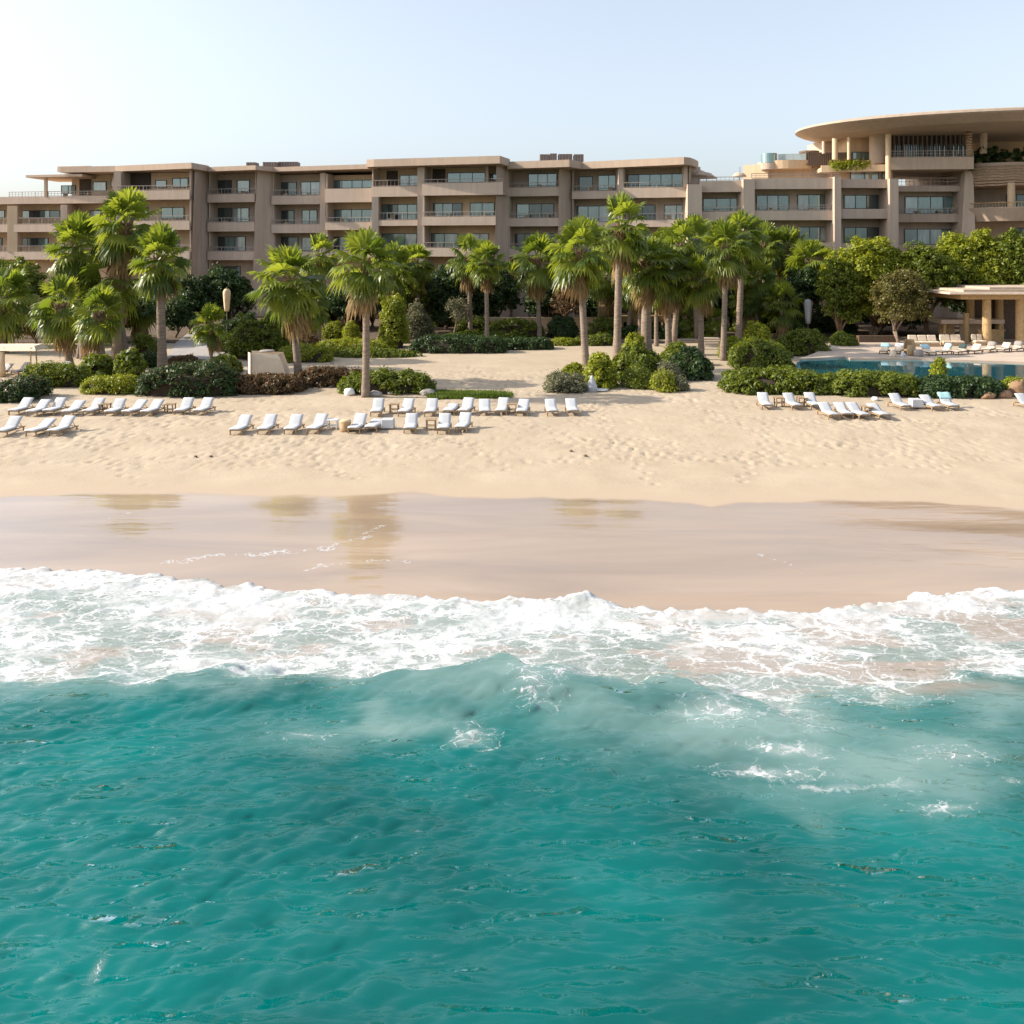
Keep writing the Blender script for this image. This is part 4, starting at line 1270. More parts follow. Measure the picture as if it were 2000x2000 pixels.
# left grove
palm('fan palm cut off by the left edge of the photo, behind the pergola', 6, 690, 2, 585, 62, 11)
palm('short fan palm furthest left with its whole trunk in view, right of the pergola', 136, 716, 118, 598, 54, 14, .6)
palm('fan palm with the leftmost of the high crowns, against the hotel balconies', 165, 702, 148, 480, 58, 13)
palm('low fan palm with thin trunk crowded behind the short palm in the left grove', 154, 700, 168, 600, 48, 10, .5)
palm('fan palm with brown kinked trunk standing in front of the left grove', 205, 728, 192, 612, 50, 13, .8)
palm('tallest fan palm of the left grove with the topmost crown there', 226, 705, 246, 436, 62, 16)
palm('mid height fan palm with thick trunk in the middle of the left grove', 247, 702, 226, 545, 60, 14)
palm('fan palm with tall pale spotted trunk at the right side of the left grove', 318, 722, 312, 505, 58, 17)
palm('small crowned fan palm tucked low behind the spotted trunk palm', 268, 668, 280, 590, 44, 9, .5)
# middle
palm('small young fan palm with short stem left of the cream fabric cabin', 412, 712, 412, 634, 36, 7, .2)
palm('fan palm with straight grey trunk rising beside the cream fabric cabin', 584, 748, 566, 545, 74, 15)
palm('slender fan palm behind the cabin palm with crown reaching above it', 622, 670, 624, 500, 42, 9)
palm('short fan palm hidden between the two palms behind the cabin', 604, 678, 606, 592, 40, 9, .5)
palm('big fan palm standing alone at the edge of the sand with full round crown', 714, 776, 714, 512, 66, 14, 1.6)
palm('thin fan palm just right behind the big lone palm at the sand', 738, 668, 770, 525, 44, 8)
palm('fan palm with trunk hidden in shrubs left of the pair by the sand clearing', 822, 655, 812, 512, 40, 8)
palm('left one of the two close fan palms at the back of the sand clearing', 919, 661, 914, 502, 40, 9)
palm('right one of the two close fan palms at the back of the sand clearing', 951, 669, 948, 510, 42, 9)
palm('dark shaded fan palm behind the garden wall between lit palms', 997, 640, 999, 540, 34, 7)
palm('single slim fan palm at the back right of the sand clearing', 1054, 661, 1050, 505, 52, 9)
# right grove
palm('fan palm at the right rim of the clearing with trunk collar of dead fronds', 1145, 724, 1134, 490, 62, 14, 1.4)
palm('tallest fan palm at the left side of the right grove with crown over the balconies', 1205, 702, 1212, 442, 66, 15)
palm('thin trunked fan palm standing behind the thick trunk in the right grove', 1250, 664, 1248, 545, 46, 9)
palm('fan palm with the thickest trunk in the right grove', 1262, 694, 1264, 512, 64, 20)
palm('young slim fan palm between the thick trunk and the crossed pair', 1282, 676, 1284, 560, 40, 8, .5)
palm('upright one of the two fan palms whose trunks meet in the right grove', 1306, 692, 1300, 530, 56, 13)
palm('leaning one of the two fan palms whose trunks meet in the right grove', 1314, 682, 1328, 480, 52, 11)
palm('fan palm with smooth pale trunk right of the crossed pair', 1369, 692, 1366, 545, 54, 11)
palm('fan palm with upper crown directly above the smooth pale trunk', 1361, 662, 1352, 472, 54, 9)
palm('fan palm with dark slim trunk and high crown in the middle of the right grove', 1412, 704, 1418, 482, 56, 11)
palm('fan palm with tall crown behind the dark slim trunk, thick lower stem', 1442, 668, 1450, 462, 54, 12)
palm('low fan palm with short lit crown right of the dark slim trunk', 1463, 656, 1460, 578, 40, 9, .5)
palm('tall thin fan palm whose bare trunk shows against the hotel', 1491, 642, 1492, 480, 46, 8)
palm('fan palm with leaning pale trunk and yellowish crown on the right side of the grove', 1520, 640, 1536, 488, 50, 9)
palm('short dark fan palm near the white closed parasol', 1528, 662, 1530, 592, 44, 10, .5)
palm('dark fan palm at the right end of the grove touching the broadleaf trees', 1574, 650, 1582, 512, 52, 10)
palm('tiny fan palm with thin stem in the shade of the right grove', 1336, 660, 1336, 622, 22, 6, .2)
palm('tiny fan palm with thin stem on the right in the grove shade by the steps', 1400, 662, 1400, 624, 26, 6, .2)
palm('slender fan palm behind the right grove with crown left of the highest one there', 1300, 648, 1292, 488, 44, 8)

palm('fan palm with mid height crown hidden behind the tallest palm of the right grove', 1228, 658, 1236, 560, 48, 10)
palm('fan palm with shaded crown behind the smooth pale trunk, lower than its neighbours', 1346, 657, 1344, 556, 50, 10)
palm('fan palm rising behind the dark slim trunk with a high thin crown', 1392, 652, 1390, 470, 44, 8)
palm('fan palm with mid height crown between the low lit one and the bare trunk', 1478, 656, 1474, 540, 46, 9)
palm('fan palm half hidden behind the tallest palm of the right grove on its left', 1168, 655, 1180, 540, 46, 9)

# background and broadleaf trees
tree('bright green broadleaf tree at the left edge under the lowest balcony', 30, 85, 505, 660, 82, mat='leaf_mid', lumps=13)
tree('brownish dark shrubby tree behind the pergola at the left edge', 70, 62, 585, 690, 76, mat='leaf_olive', lumps=9, leaf=.22)
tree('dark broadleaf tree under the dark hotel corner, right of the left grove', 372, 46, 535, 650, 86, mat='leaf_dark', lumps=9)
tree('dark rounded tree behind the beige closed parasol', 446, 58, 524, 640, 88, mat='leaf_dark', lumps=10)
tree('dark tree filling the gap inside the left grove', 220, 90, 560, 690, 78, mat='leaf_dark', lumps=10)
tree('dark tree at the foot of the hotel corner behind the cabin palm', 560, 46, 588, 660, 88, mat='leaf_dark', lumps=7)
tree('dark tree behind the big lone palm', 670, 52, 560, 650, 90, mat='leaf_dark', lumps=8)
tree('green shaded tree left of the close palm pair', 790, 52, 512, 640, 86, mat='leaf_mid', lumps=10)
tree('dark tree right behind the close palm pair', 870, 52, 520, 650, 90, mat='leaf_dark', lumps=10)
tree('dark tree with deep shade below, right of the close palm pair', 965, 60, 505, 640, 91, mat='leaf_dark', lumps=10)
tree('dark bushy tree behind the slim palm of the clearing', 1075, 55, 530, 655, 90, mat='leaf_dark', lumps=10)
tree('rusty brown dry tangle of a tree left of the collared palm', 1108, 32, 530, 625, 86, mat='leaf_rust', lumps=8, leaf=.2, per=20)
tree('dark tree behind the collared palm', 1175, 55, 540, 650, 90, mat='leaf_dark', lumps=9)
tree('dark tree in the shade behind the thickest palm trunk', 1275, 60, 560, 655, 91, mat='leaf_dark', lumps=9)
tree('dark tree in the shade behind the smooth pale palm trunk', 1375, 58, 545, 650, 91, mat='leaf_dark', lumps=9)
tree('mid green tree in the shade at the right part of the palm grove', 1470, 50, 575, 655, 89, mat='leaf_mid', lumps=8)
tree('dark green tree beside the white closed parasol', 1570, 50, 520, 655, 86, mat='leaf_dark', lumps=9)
tree('large bright green tree right of the palm grove, lit on top', 1700, 84, 470, 640, 82, mat='leaf_bright', lumps=17, trunks=2)
tree('lower leafy tree at the left foot of the large bright green tree', 1636, 42, 505, 655, 80, mat='leaf_mid', lumps=9)
tree('olive brown small tree with forked pale trunks beside the pool deck', 1765, 62, 522, 648, 76.5, pxt=1762, mat='leaf_olive', lumps=13, leaf=.2, trunks=3, bark='palm_trunk')
tree('bright green tree between the olive brown tree and the pavilion', 1812, 62, 480, 630, 81, mat='leaf_mid', lumps=13)
tree('tall green tree behind the pavilion roof with the highest crown on the right', 1895, 72, 452, 620, 83, mat='leaf_bright', lumps=15)
tree('darker green tree at the right edge behind the pavilion roof', 1985, 60, 446, 610, 82, mat='leaf_mid', lumps=13)
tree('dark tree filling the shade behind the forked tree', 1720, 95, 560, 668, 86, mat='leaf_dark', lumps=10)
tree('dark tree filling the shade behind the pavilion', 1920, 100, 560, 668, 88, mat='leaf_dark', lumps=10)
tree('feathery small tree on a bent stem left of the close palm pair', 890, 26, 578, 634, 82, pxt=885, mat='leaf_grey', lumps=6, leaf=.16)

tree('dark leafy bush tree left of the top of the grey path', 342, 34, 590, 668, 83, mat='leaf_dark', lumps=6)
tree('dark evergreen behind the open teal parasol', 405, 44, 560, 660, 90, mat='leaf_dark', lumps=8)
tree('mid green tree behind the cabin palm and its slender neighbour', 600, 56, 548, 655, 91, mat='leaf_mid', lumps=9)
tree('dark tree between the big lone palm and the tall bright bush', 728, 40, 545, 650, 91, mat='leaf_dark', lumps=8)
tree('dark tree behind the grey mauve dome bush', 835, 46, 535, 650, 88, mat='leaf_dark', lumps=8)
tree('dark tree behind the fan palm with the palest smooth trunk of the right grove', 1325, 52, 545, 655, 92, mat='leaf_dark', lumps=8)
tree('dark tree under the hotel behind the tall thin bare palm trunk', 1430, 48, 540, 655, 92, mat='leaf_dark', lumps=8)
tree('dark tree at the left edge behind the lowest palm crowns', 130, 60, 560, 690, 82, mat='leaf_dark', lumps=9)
shrub('low dark hedge along the right side of the grey path', 405, 470, 655, 690, 2.2, 'leaf_mid', 3, .16, 'hedge', 'hedge')
shrub('small green shrub at the top of the grey path', 380, 432, 640, 664, 1.8, 'leaf_mid', 2.4, .16)
shrub('dark shrub behind the big rounded bush, below the beige closed parasol', 430, 500, 612, 660, 2.2, 'leaf_dark', 2.6, .16)
shrub('reddish bush left of the bright ball bush on the slope', 560, 620, 655, 682, 1.8, 'leaf_rust', 2.4, .15)
shrub('green ground plants under the pair of close palms', 860, 1000, 650, 668, 2, 'leaf_mid', 3, .15)
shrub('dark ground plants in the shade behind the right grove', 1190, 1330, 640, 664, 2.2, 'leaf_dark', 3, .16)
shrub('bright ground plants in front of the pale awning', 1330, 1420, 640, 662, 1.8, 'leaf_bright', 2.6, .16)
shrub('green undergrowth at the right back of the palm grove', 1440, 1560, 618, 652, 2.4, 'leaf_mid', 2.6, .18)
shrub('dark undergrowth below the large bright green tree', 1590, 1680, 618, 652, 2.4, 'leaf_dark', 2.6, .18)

# shrubs and hedges
shrub('squared dark hedge cut off at the lower left edge beside the loungers', -40, 51, 744, 788, 3, 'leaf_dark', 6, .13, 'hedge', 'hedge', flowers='leaf_rust')
shrub('loose green hedge row between the pergola loungers and the sand', 20, 152, 714, 758, 2.2, 'leaf_mid', 4, .14, 'hedge', 'hedge')
shrub('low bright clipped hedge between the sand and the left grove', 149, 256, 737, 771, 1.8, 'leaf_bright', 4, .1, 'hedge', 'hedge', ragged=.04)
shrub('spiky green bush at the foot of the short left palm', 145, 208, 697, 742, 1.8, 'leaf_mid', 2, .3)
shrub('spiky green bush under the spotted trunk palm', 214, 268, 693, 744, 1.8, 'leaf_mid', 2, .3)
shrub('leafy block hedge in front of the left grove, behind the spiky bush', 252, 296, 660, 702, 1.8, 'leaf_mid', 3, .15)
shrub('dark shrub between the spotted trunk and the spiky bush', 262, 306, 690, 720, 1.6, 'leaf_dark', 2.4, .15)
shrub('big hedge with rusty blossom along its top, beside the left grove', 257, 446, 716, 777, 3.0, 'leaf_dark', 4.5, .14, 'hedge', 'hedge', flowers='leaf_rust')
shrub('dark reddish hedge in front of the cream fabric cabin', 420, 579, 736, 771, 2.6, 'leaf_red', 4.5, .14, 'hedge', 'hedge')
shrub('thin brownish hedge behind the blossom hedge', 322, 384, 697, 718, 1.2, 'leaf_rust', 3, .14)
shrub('low green plants in front of the young palm', 396, 462, 700, 730, 1.6, 'leaf_mid', 2.4, .18)
shrub('big rounded dark green bush left of the cabin palm', 436, 552, 625, 704, 4.0, 'leaf_mid', 2.6, .16)
shrub('rust coloured hedge between the cabin palm and the big lone palm', 570, 705, 722, 758, 2.0, 'leaf_red', 4, .14, 'hedge', 'hedge')
shrub('green hedge around the foot of the big lone palm', 658, 836, 728, 772, 2.6, 'leaf_mid', 3, .16, 'hedge', 'hedge')
shrub('bright clipped hedge left of the cabin palm at the back of the path', 540, 640, 676, 709, 2.4, 'leaf_bright', 4, .12, 'hedge', 'hedge', ragged=.05)
shrub('long clipped hedge running behind the two front palms', 612, 752, 665, 694, 2.4, 'leaf_bright', 4, .12, 'hedge', 'hedge', ragged=.05)
shrub('low creeping green edge left of the sand clearing', 640, 812, 683, 699, 2.4, 'leaf_mid', 2.6, .12, 'ground plant', 'low_shrub')
shrub('long dark low hedge along the back of the sand clearing', 800, 985, 658, 691, 2.6, 'leaf_dark', 4, .14, 'hedge', 'hedge')
shrub('dark low hedge ending right of the close palm pair', 975, 1078, 662, 684, 2.4, 'leaf_dark', 4, .14, 'hedge', 'hedge')
shrub('yellow green low plants right of the slim palm of the clearing', 1074, 1130, 662, 676, 1.6, 'leaf_bright', 2.4, .13)
shrub('low green plants right behind the collared palm', 1126, 1206, 655, 676, 1.6, 'leaf_mid', 2.4, .14)
shrub('flat topped hedge at the top of the slope right of the cabin palm', 628, 704, 592, 632, 2, 'leaf_bright', 4, .16, 'hedge', 'hedge', base_z=2.2)
shrub('dark red bush on the slope under the flat topped hedge', 655, 706, 607, 650, 2, 'leaf_red', 2.5, .16)
shrub('bright ball bush on the slope left of the big lone palm', 668, 702, 632, 668, 1.6, 'leaf_bright', 2, .14)
shrub('bright low bush between the palms behind the cabin', 624, 666, 632, 664, 1.6, 'leaf_bright', 2.4, .14)
shrub('mixed green bush behind the cabin palm', 548, 600, 628, 672, 2, 'leaf_mid', 2.2, .16)
shrub('tall bright leafy bush right of the big lone palm', 738, 792, 588, 682, 2.6, 'leaf_bright', 2.4, .18)
shrub('grey mauve dome shaped bush right of the tall bright bush', 780, 846, 602, 664, 3, 'leaf_grey', 2, .12)
shrub('dark dome tree-like bush behind the grey dome bush', 826, 884, 590, 640, 3, 'leaf_mid', 2, .16)
shrub('light green hedge behind the close palm pair', 893, 960, 622, 660, 2, 'leaf_mid', 4, .15, 'hedge', 'hedge')
shrub('square dark hedge between the palm pair and the slim palm', 955, 1062, 628, 662, 2, 'leaf_mid', 4, .15, 'hedge', 'hedge')
shrub('dark bush right of the slim palm in front of the garden wall', 1072, 1130, 618, 662, 2, 'leaf_dark', 2.4, .16)
shrub('yellow flowered bush behind the collared palm', 1150, 1212, 628, 662, 2, 'leaf_mid', 2.4, .16, flowers='leaf_olive')
shrub('silvery low bush at the right corner of the clearing', 1066, 1150, 731, 769, 2, 'leaf_grey', 2.4, .11)
shrub('green bush at the foot of the collared palm', 1098, 1142, 710, 740, 1.4, 'leaf_bright', 2.2, .17)
shrub('large bright leafed bush right of the collared palm', 1150, 1206, 694, 761, 2.2, 'leaf_bright', 2.3, .2)
shrub('clipped dark green ball bush at the edge of the sand', 1217, 1282, 718, 761, 2, 'leaf_mid', 2.1, .11, ragged=.03)
shrub('pale flowered ball bush above the front one', 1279, 1334, 708, 748, 1.7, 'leaf_grey', 2.1, .11, ragged=.03)
shrub('front ball bush with pinkish top, nearest the sand', 1277, 1326, 727, 768, 1.5, 'leaf_bright', 2.1, .1, ragged=.03, flowers='leaf_grey')
shrub('small grey green ball bush right of the pinkish topped one', 1316, 1347, 737, 766, 1.2, 'leaf_grey', 2.1, .1, ragged=.03)
shrub('broad dark leafed bush under the thickest palm trunk', 1196, 1300, 690, 746, 3, 'leaf_mid', 2.6, .22)
shrub('broad dark leafed bush right of the ball bushes', 1318, 1396, 690, 744, 3, 'leaf_dark', 2.6, .2)
shrub('leafy bush between the upright palm and the smooth pale trunk', 1296, 1352, 676, 716, 2.2, 'leaf_mid', 2.4, .2)
shrub('bright bush at the foot of the collared palm grove, left of the thickest trunk', 1222, 1262, 660, 700, 1.6, 'leaf_bright', 2.2, .2)
shrub('bright bush left of the large rounded thicket', 1414, 1462, 664, 704, 2, 'leaf_bright', 2.3, .17)
shrub('large rounded thicket between the path and the pool', 1444, 1560, 664, 724, 4.5, 'leaf_mid', 2.5, .17)
shrub('upper bush with bright top above the large rounded thicket', 1462, 1512, 634, 680, 2.4, 'leaf_bright', 2.3, .17)
shrub('long leafy bush behind the left corner of the pool', 1522, 1624, 652, 696, 2.6, 'leaf_mid', 3, .17)
shrub('dark bush under the white closed parasol', 1540, 1592, 628, 662, 2, 'leaf_dark', 2.4, .16)
shrub('long leafy hedge in front of the pool, left part', 1428, 1640, 726, 772, 3.2, 'leaf_mid', 4, .19, 'hedge', 'hedge')
shrub('long leafy hedge in front of the pool, middle part with taller sprigs', 1630, 1812, 733, 776, 3.0, 'leaf_mid', 4, .19, 'hedge', 'hedge', ragged=.16)
shrub('dark leafy hedge in front of the pool, right part by the brown rocks', 1802, 1982, 741, 778, 2.8, 'leaf_dark', 4, .18, 'hedge', 'hedge')
shrub('grassy tuft sprouting above the pool hedge', 1828, 1852, 714, 750, .9, 'leaf_bright', 2, .24)
shrub('yellowish bush at the far right edge in front of the pool', 1976, 2040, 742, 776, 2, 'leaf_bright', 2.4, .17)
shrub('low planting with grass heads at the back of the pool deck', 1634, 1682, 652, 676, 2, 'leaf_mid', 2.4, .17, base_z=1.74)

def planting(label, p0, p1, z, h, w, mat, leaf=.22, n=2600, name='balcony_planting', hang=.0):
    SEED[0] += 1
    rng = np.random.default_rng(SEED[0])
    p0, p1 = np.array(p0), np.array(p1)
    root = empty(name, ((p0[0] + p1[0]) / 2, (p0[1] + p1[1]) / 2, z), label, 'plant')
    s = rng.uniform(0, 1, 90)
    C = np.stack([p0[0] + (p1[0] - p0[0]) * s - root.location.x, p0[1] + (p1[1] - p0[1]) * s - root.location.y + rng.uniform(-w, w, 90) * .5,
                  rng.uniform(-hang, h, 90)], 1)
    P, Nn = clump_cloud(C, rng.uniform(.2, .5, 90), leaf, n // 90, rng, -.6)
    V, Fq = leaf_quads(P, Nn, leaf, rng, .55)
    np_mesh('foliage', V, Fq, M[mat], root)
    return root
pcx, pcy, pz = px_x(2010, 94), 100.4, py_z(318, 94)
planting('dark trailing bushes filling the planter of the high round balcony', (pcx - 4.8, pcy - 2.6), (pcx + 4, pcy - 5.0), pz + .2, 1.6, 1.6, 'leaf_dark', .3, 6500, hang=.7)
planting('yellow green plants in the terrace planter below the oval roof', pl(1624, 97.4), pl(1698, 96.9), py_z(326, 97), .55, .5, 'leaf_bright', .2, 2200, hang=.2)

# grass strip at the edge of the sand
rng = np.random.default_rng(77)
gp = []
for k in range(9000):
    u = rng.uniform(0, 1); px = 838 + u * 165; py = rng.uniform(766, 780 - 6 * u) + 3 * u
    if u > .75 and rng.uniform() < (u - .75) * 4: continue
    g = G(px, py); gp.append((g.x + rng.uniform(-.1, .1), g.y + rng.uniform(-.2, .2), g.z))
gp = np.array(gp); hgt = rng.uniform(.10, .26, len(gp)); a = rng.uniform(0, 6.28, len(gp))
dx, dy = np.cos(a) * .035, np.sin(a) * .035
V = np.stack([gp + np.stack([dx, dy, 0 * dx], 1), gp - np.stack([dx, dy, 0 * dx], 1), gp + np.stack([rng.normal(size=len(gp)) * .08, rng.normal(size=len(gp)) * .08, hgt], 1)], 1).reshape(-1, 3)
tag(np_mesh('grass_strip', V, np.arange(len(V)).reshape(-1, 3), M['grass']), 'narrow strip of bright grass behind the back row of loungers', 'grass', kind='stuff')

# ================================================================ loungers
def lounger_proto(name, back_deg, wood='teak', fabric='white_fabric', back_len=.86):
    root = empty(name, (0, 0, -50))
    f = MB()
    for sx in (-1, 1):
        f.box(sx * .31 - .025, sx * .31 + .025, -1.0, .98, .25, .32)
    for y in (-.98, -.45, .15, .93): f.box(-.29, .29, y - .03, y + .03, .26, .31)
    for k in range(9): f.box(-.29, .29, -.9 + k * .12, -.84 + k * .12, .30, .325)
    f.build('frame', M[wood], root)
    for sx in (-1, 1):
        for y in (-.90, .80):
            l = MB(); l.prism([(sx * .31 - .03, y - .03), (sx * .31 + .03, y - .03), (sx * .31 + .03, y + .03), (sx * .31 - .03, y + .03)], -.06, .252,
                              [(sx * .31 - .028, y - .045), (sx * .31 + .028, y - .045), (sx * .31 + .028, y + .045), (sx * .31 - .028, y + .045)])
            l.build('leg', M[wood], root)
    a = R(back_deg); y0 = .10
    ty, tz = y0 + math.cos(a) * back_len, .33 + math.sin(a) * back_len
    b = MB()
    for sx in (-1, 1): b.tube([(sx * .27, y0, .32), (sx * .27, ty, tz)], .022, 6)
    b.tube([(-.27, ty, tz), (.27, ty, tz)], .022, 6)
    b.tube([(-.24, y0 + math.cos(a) * back_len * .6, .33 + math.sin(a) * back_len * .6), (-.24, min(.9, ty + .05), .30)], .016, 6)
    b.tube([(.24, y0 + math.cos(a) * back_len * .6, .33 + math.sin(a) * back_len * .6), (.24, min(.9, ty + .05), .30)], .016, 6)
    b.build('back_support', M[wood], root)
    # one bent padded mattress
    prof = [(-1.02, .335)] + [(-1.0 + i * .155, .36 - .012 * math.sin(i / 7 * PI)) for i in range(8)]
    for i in range(1, 8):
        s = i / 7 * back_len
        prof.append((y0 + math.cos(a) * s, .36 + math.sin(a) * s + .02 * math.sin(i / 7 * PI)))
    top = prof
    n = len(top); m = MB(); hw = .325; th = .085
    nr = []
    for i in range(n):
        p, q = top[max(0, i - 1)], top[min(n - 1, i + 1)]
        d = math.hypot(q[0] - p[0], q[1] - p[1]); nr.append((-(q[1] - p[1]) / d, (q[0] - p[0]) / d))
    ring = [(-hw, .02), (-hw * .96, .8), (-hw * .5, 1.0), (hw * .5, 1.0), (hw * .96, .8), (hw, .02), (hw * .8, -.05), (-hw * .8, -.05)]
    vs, fs = [], []
    for i in range(n):
        k = .75 if i in (0, n - 1) else 1
        for x, t in ring: vs.append((x, top[i][0] + nr[i][0] * th * t * k, top[i][1] + nr[i][1] * th * t * k))
    r = len(ring)
    for i in range(n - 1):
        for k in range(r): fs.append((i * r + k, (i + 1) * r + k, (i + 1) * r + (k + 1) % r, i * r + (k + 1) % r))
    fs.append(tuple(range(r))); fs.append(tuple((n - 1) * r + k for k in range(r))[::-1])
    m.add(vs, fs)
    m.build('mattress', M[fabric], root, smooth=True)
    return root, tree_of(root), (ty, tz, a)
def drop(root):
    for c in kids(root):
        for g in kids(c): bpy.data.objects.remove(g)
        bpy.data.objects.remove(c)
    bpy.data.objects.remove(root)
PROTO = {'up': lounger_proto('sun_lounger', 45), 'mid': lounger_proto('sun_lounger', 37), 'low': lounger_proto('sun_lounger', 30), 'flat': lounger_proto('sun_lounger', 7)}
ORD = ['first', 'second', 'third', 'fourth', 'fifth', 'sixth', 'seventh', 'eighth', 'ninth', 'tenth', 'eleventh', 'twelfth']
rl = random.Random(5)
def row(spec, where, group, rz0=0.0):
    """spec: (px, py of the middle of the base, kind, label or None)"""
    for i, (px, py, k, lab) in enumerate(spec):
        g = G(px, py)
        lab = lab or f'white padded sun lounger, {ORD[i]} from the left {where}'
        copy_thing(PROTO[k][0], PROTO[k][1], (g.x, g.y, ground_z(g.y) - .01), rz0 + R(rl.uniform(-7, 7)), lab)['group'] = group
GP = 'white sun loungers on the sand'
for k in PROTO: tag(PROTO[k][0], 'white padded sun lounger', 'sun lounger', GP)
row([(44, 806, 'up', None), (78, 808, 'mid', None), (110, 806, 'up', None), (146, 808, 'low', 'white sun lounger lying low, fourth from the left in the far left row'), (186, 807, 'up', None),
     (228, 808, 'up', None), (266, 808, 'mid', None), (300, 808, 'mid', None), (362, 806, 'up', None), (400, 806, 'up', None)], 'in the far left row', GP, R(-8))
row([(20, 846, 'up', 'white sun lounger in front at the left edge of the sand'), (82, 846, 'low', 'flat lying white sun lounger between the two front left ones'),
     (124, 845, 'up', 'front left white sun lounger casting a clear shadow, right of the flat one')], '', GP, R(-8))
row([(473, 843, 'up', None), (524, 842, 'up', None), (575, 842, 'up', None), (622, 841, 'up', None), (700, 840, 'up', None),
     (732, 838, 'flat', 'flat white sun lounger behind the towel covered table in the front middle row'), (803, 840, 'up', None), (868, 840, 'up', None), (906, 838, 'up', None)],
    'in the front middle row', GP, R(-4))
row([(738, 808, 'up', None), (795, 808, 'up', None), (843, 808, 'up', None), (882, 806, 'flat', 'flat white sun lounger in the back middle row between raised ones'), (912, 806, 'up', None), (947, 807, 'mid', None),
     (982, 806, 'up', None), (1022, 807, 'mid', None), (1077, 807, 'mid', None), (1117, 806, 'mid', None)], 'in the back middle row', GP, R(-3))
GP2 = 'white sun loungers below the pool hedge'
row([(1493, 795, 'up', None), (1546, 796, 'up', None), (1586, 795, 'up', None)], 'of the three right at the pool hedge', GP2, 0)
row([(1617, 814, 'mid', None), (1646, 812, 'low', None), (1674, 814, 'mid', None), (1714, 814, 'low', None)], 'in the nearer right group of four', GP2, R(3))
row([(1755, 797, 'up', 'white sun lounger left of the draped table on the far right'), (1816, 798, 'mid', 'white sun lounger between the draped table and the mint backed one')], '', GP2, 0)
row([(2004, 797, 'up', 'white sun lounger cut off by the right edge of the photo')], '', GP2, R(12))
lm = lounger_proto('sun_lounger', 52, 'teak', 'white_fabric'); lm[0].scale = LS3
tag(lm[0], 'white sun lounger with a mint towel over its back, rightmost of the group', 'sun lounger', GP2)
lm[0].location = G(1850, 797)
def draped(pr, mat, label, loc, rz=0.0, name='towel', w=.36, cat='towel'):
    """a towel folded over the top of a back rest"""
    ty, tz, a = pr
    m = MB(); n = 8; vs = []; fs = []
    path = [(-.55, .115), (-.40, .118), (-.2, .12), (-.04, .12), (.03, .06), (.02, -.05), (-.1, -.06), (-.3, -.062)]
    for s, t in path:
        y = ty + math.cos(a) * s - math.sin(a) * t; z = tz + .03 + math.sin(a) * s + math.cos(a) * t
        for k in range(n):
            u = k / (n - 1)
            vs.append(((u - .5) * 2 * w * (1 + .03 * math.sin(s * 9)), y + .012 * math.sin(u * 17 + s * 5), z + .012 * math.sin(u * 11)))
    for i in range(len(path) - 1):
        for k in range(n - 1): fs.append((i * n + k, i * n + k + 1, (i + 1) * n + k + 1, (i + 1) * n + k))
    m.add(vs, fs)
    o = m.build(name, M[mat], smooth=True)
    so = o.modifiers.new('thickness', 'SOLIDIFY'); so.thickness = .02
    o.location = loc; o.rotation_euler = (0, 0, rz); o.scale = LS3
    return tag(o, label, cat)
draped(lm[2], 'mint_fabric', 'mint green towel hung over the back of the rightmost sand lounger', lm[0].location)

def side_table(px, py, label, mat='teak', cloth=None):
    g = G(px, py)
    r = empty('side_table', g, label, 'side table', 'small tables between the loungers')
    t = MB(); t.box(-.25, .25, -.25, .25, .42, .46); t.build('table_top', M[mat], r, bevel=.008)
    for sx in (-1, 1):
        for sy in (-1, 1):
            l = MB(); l.box(sx * .2 - .025, sx * .2 + .025, sy * .2 - .025, sy * .2 + .025, -.05, .42); l.build('leg', M[mat], r)
    s = MB(); s.box(-.2, .2, -.2, .2, .16, .18); s.build('shelf', M[mat], r)
    if cloth:
        c = MB(); c.prism([(-.30, -.31), (.30, -.31), (.29, .30), (-.28, .30)], .08, .485, [(-.27, -.27), (.27, -.27), (.27, .27), (-.27, .27)])
        o = c.build('towel', M[cloth], bevel=.03); o.location = g
        tag(o, 'white towel draped down over ' + label.replace('small ', 'the small '), 'towel')
    return r
side_table(1522, 793, 'small wooden table between the first two loungers at the pool hedge')
side_table(1566, 793, 'small wooden table between the second and third loungers at the pool hedge')
side_table(1788, 797, 'small table between the two far right lounger pairs', cloth='white_fabric')
side_table(758, 838, 'small table left of the seventh front row lounger', cloth='white_fabric')
side_table(650, 838, 'small wooden table beside the wicker stool in the front middle row', 'white_plastic')
side_table(842, 838, 'small wooden table in the gap of the front middle row')
side_table(770, 806, 'small wooden table between the first two back middle row loungers')
side_table(205, 806, 'small wooden table between the fifth and sixth far left loungers')
side_table(332, 806, 'small wooden table in the wide gap of the far left row')
side_table(1000, 806, 'small wooden table between the back middle row loungers towards its right end')
side_table(1694, 812, 'small wooden table between the last two loungers of the nearer right group')
# wicker stool with a bag on it
g = G(675, 842)
r = empty('wicker_stool', g, 'round brown wicker stool left of the fifth front row lounger', 'stool')
m = MB(); m.lathe((0, 0, 0), [(.24, -.04), (.28, .12), (.22, .28), (.26, .40), (.25, .43)], 20); m.build('base', M['wicker'], r, smooth=True)
m = MB(); m.lathe((0, 0, .43), [(.24, 0), (.26, .04), (.22, .09), (.05, .10)], 20); m.build('cushion', M['beige_fabric'], r, smooth=True)

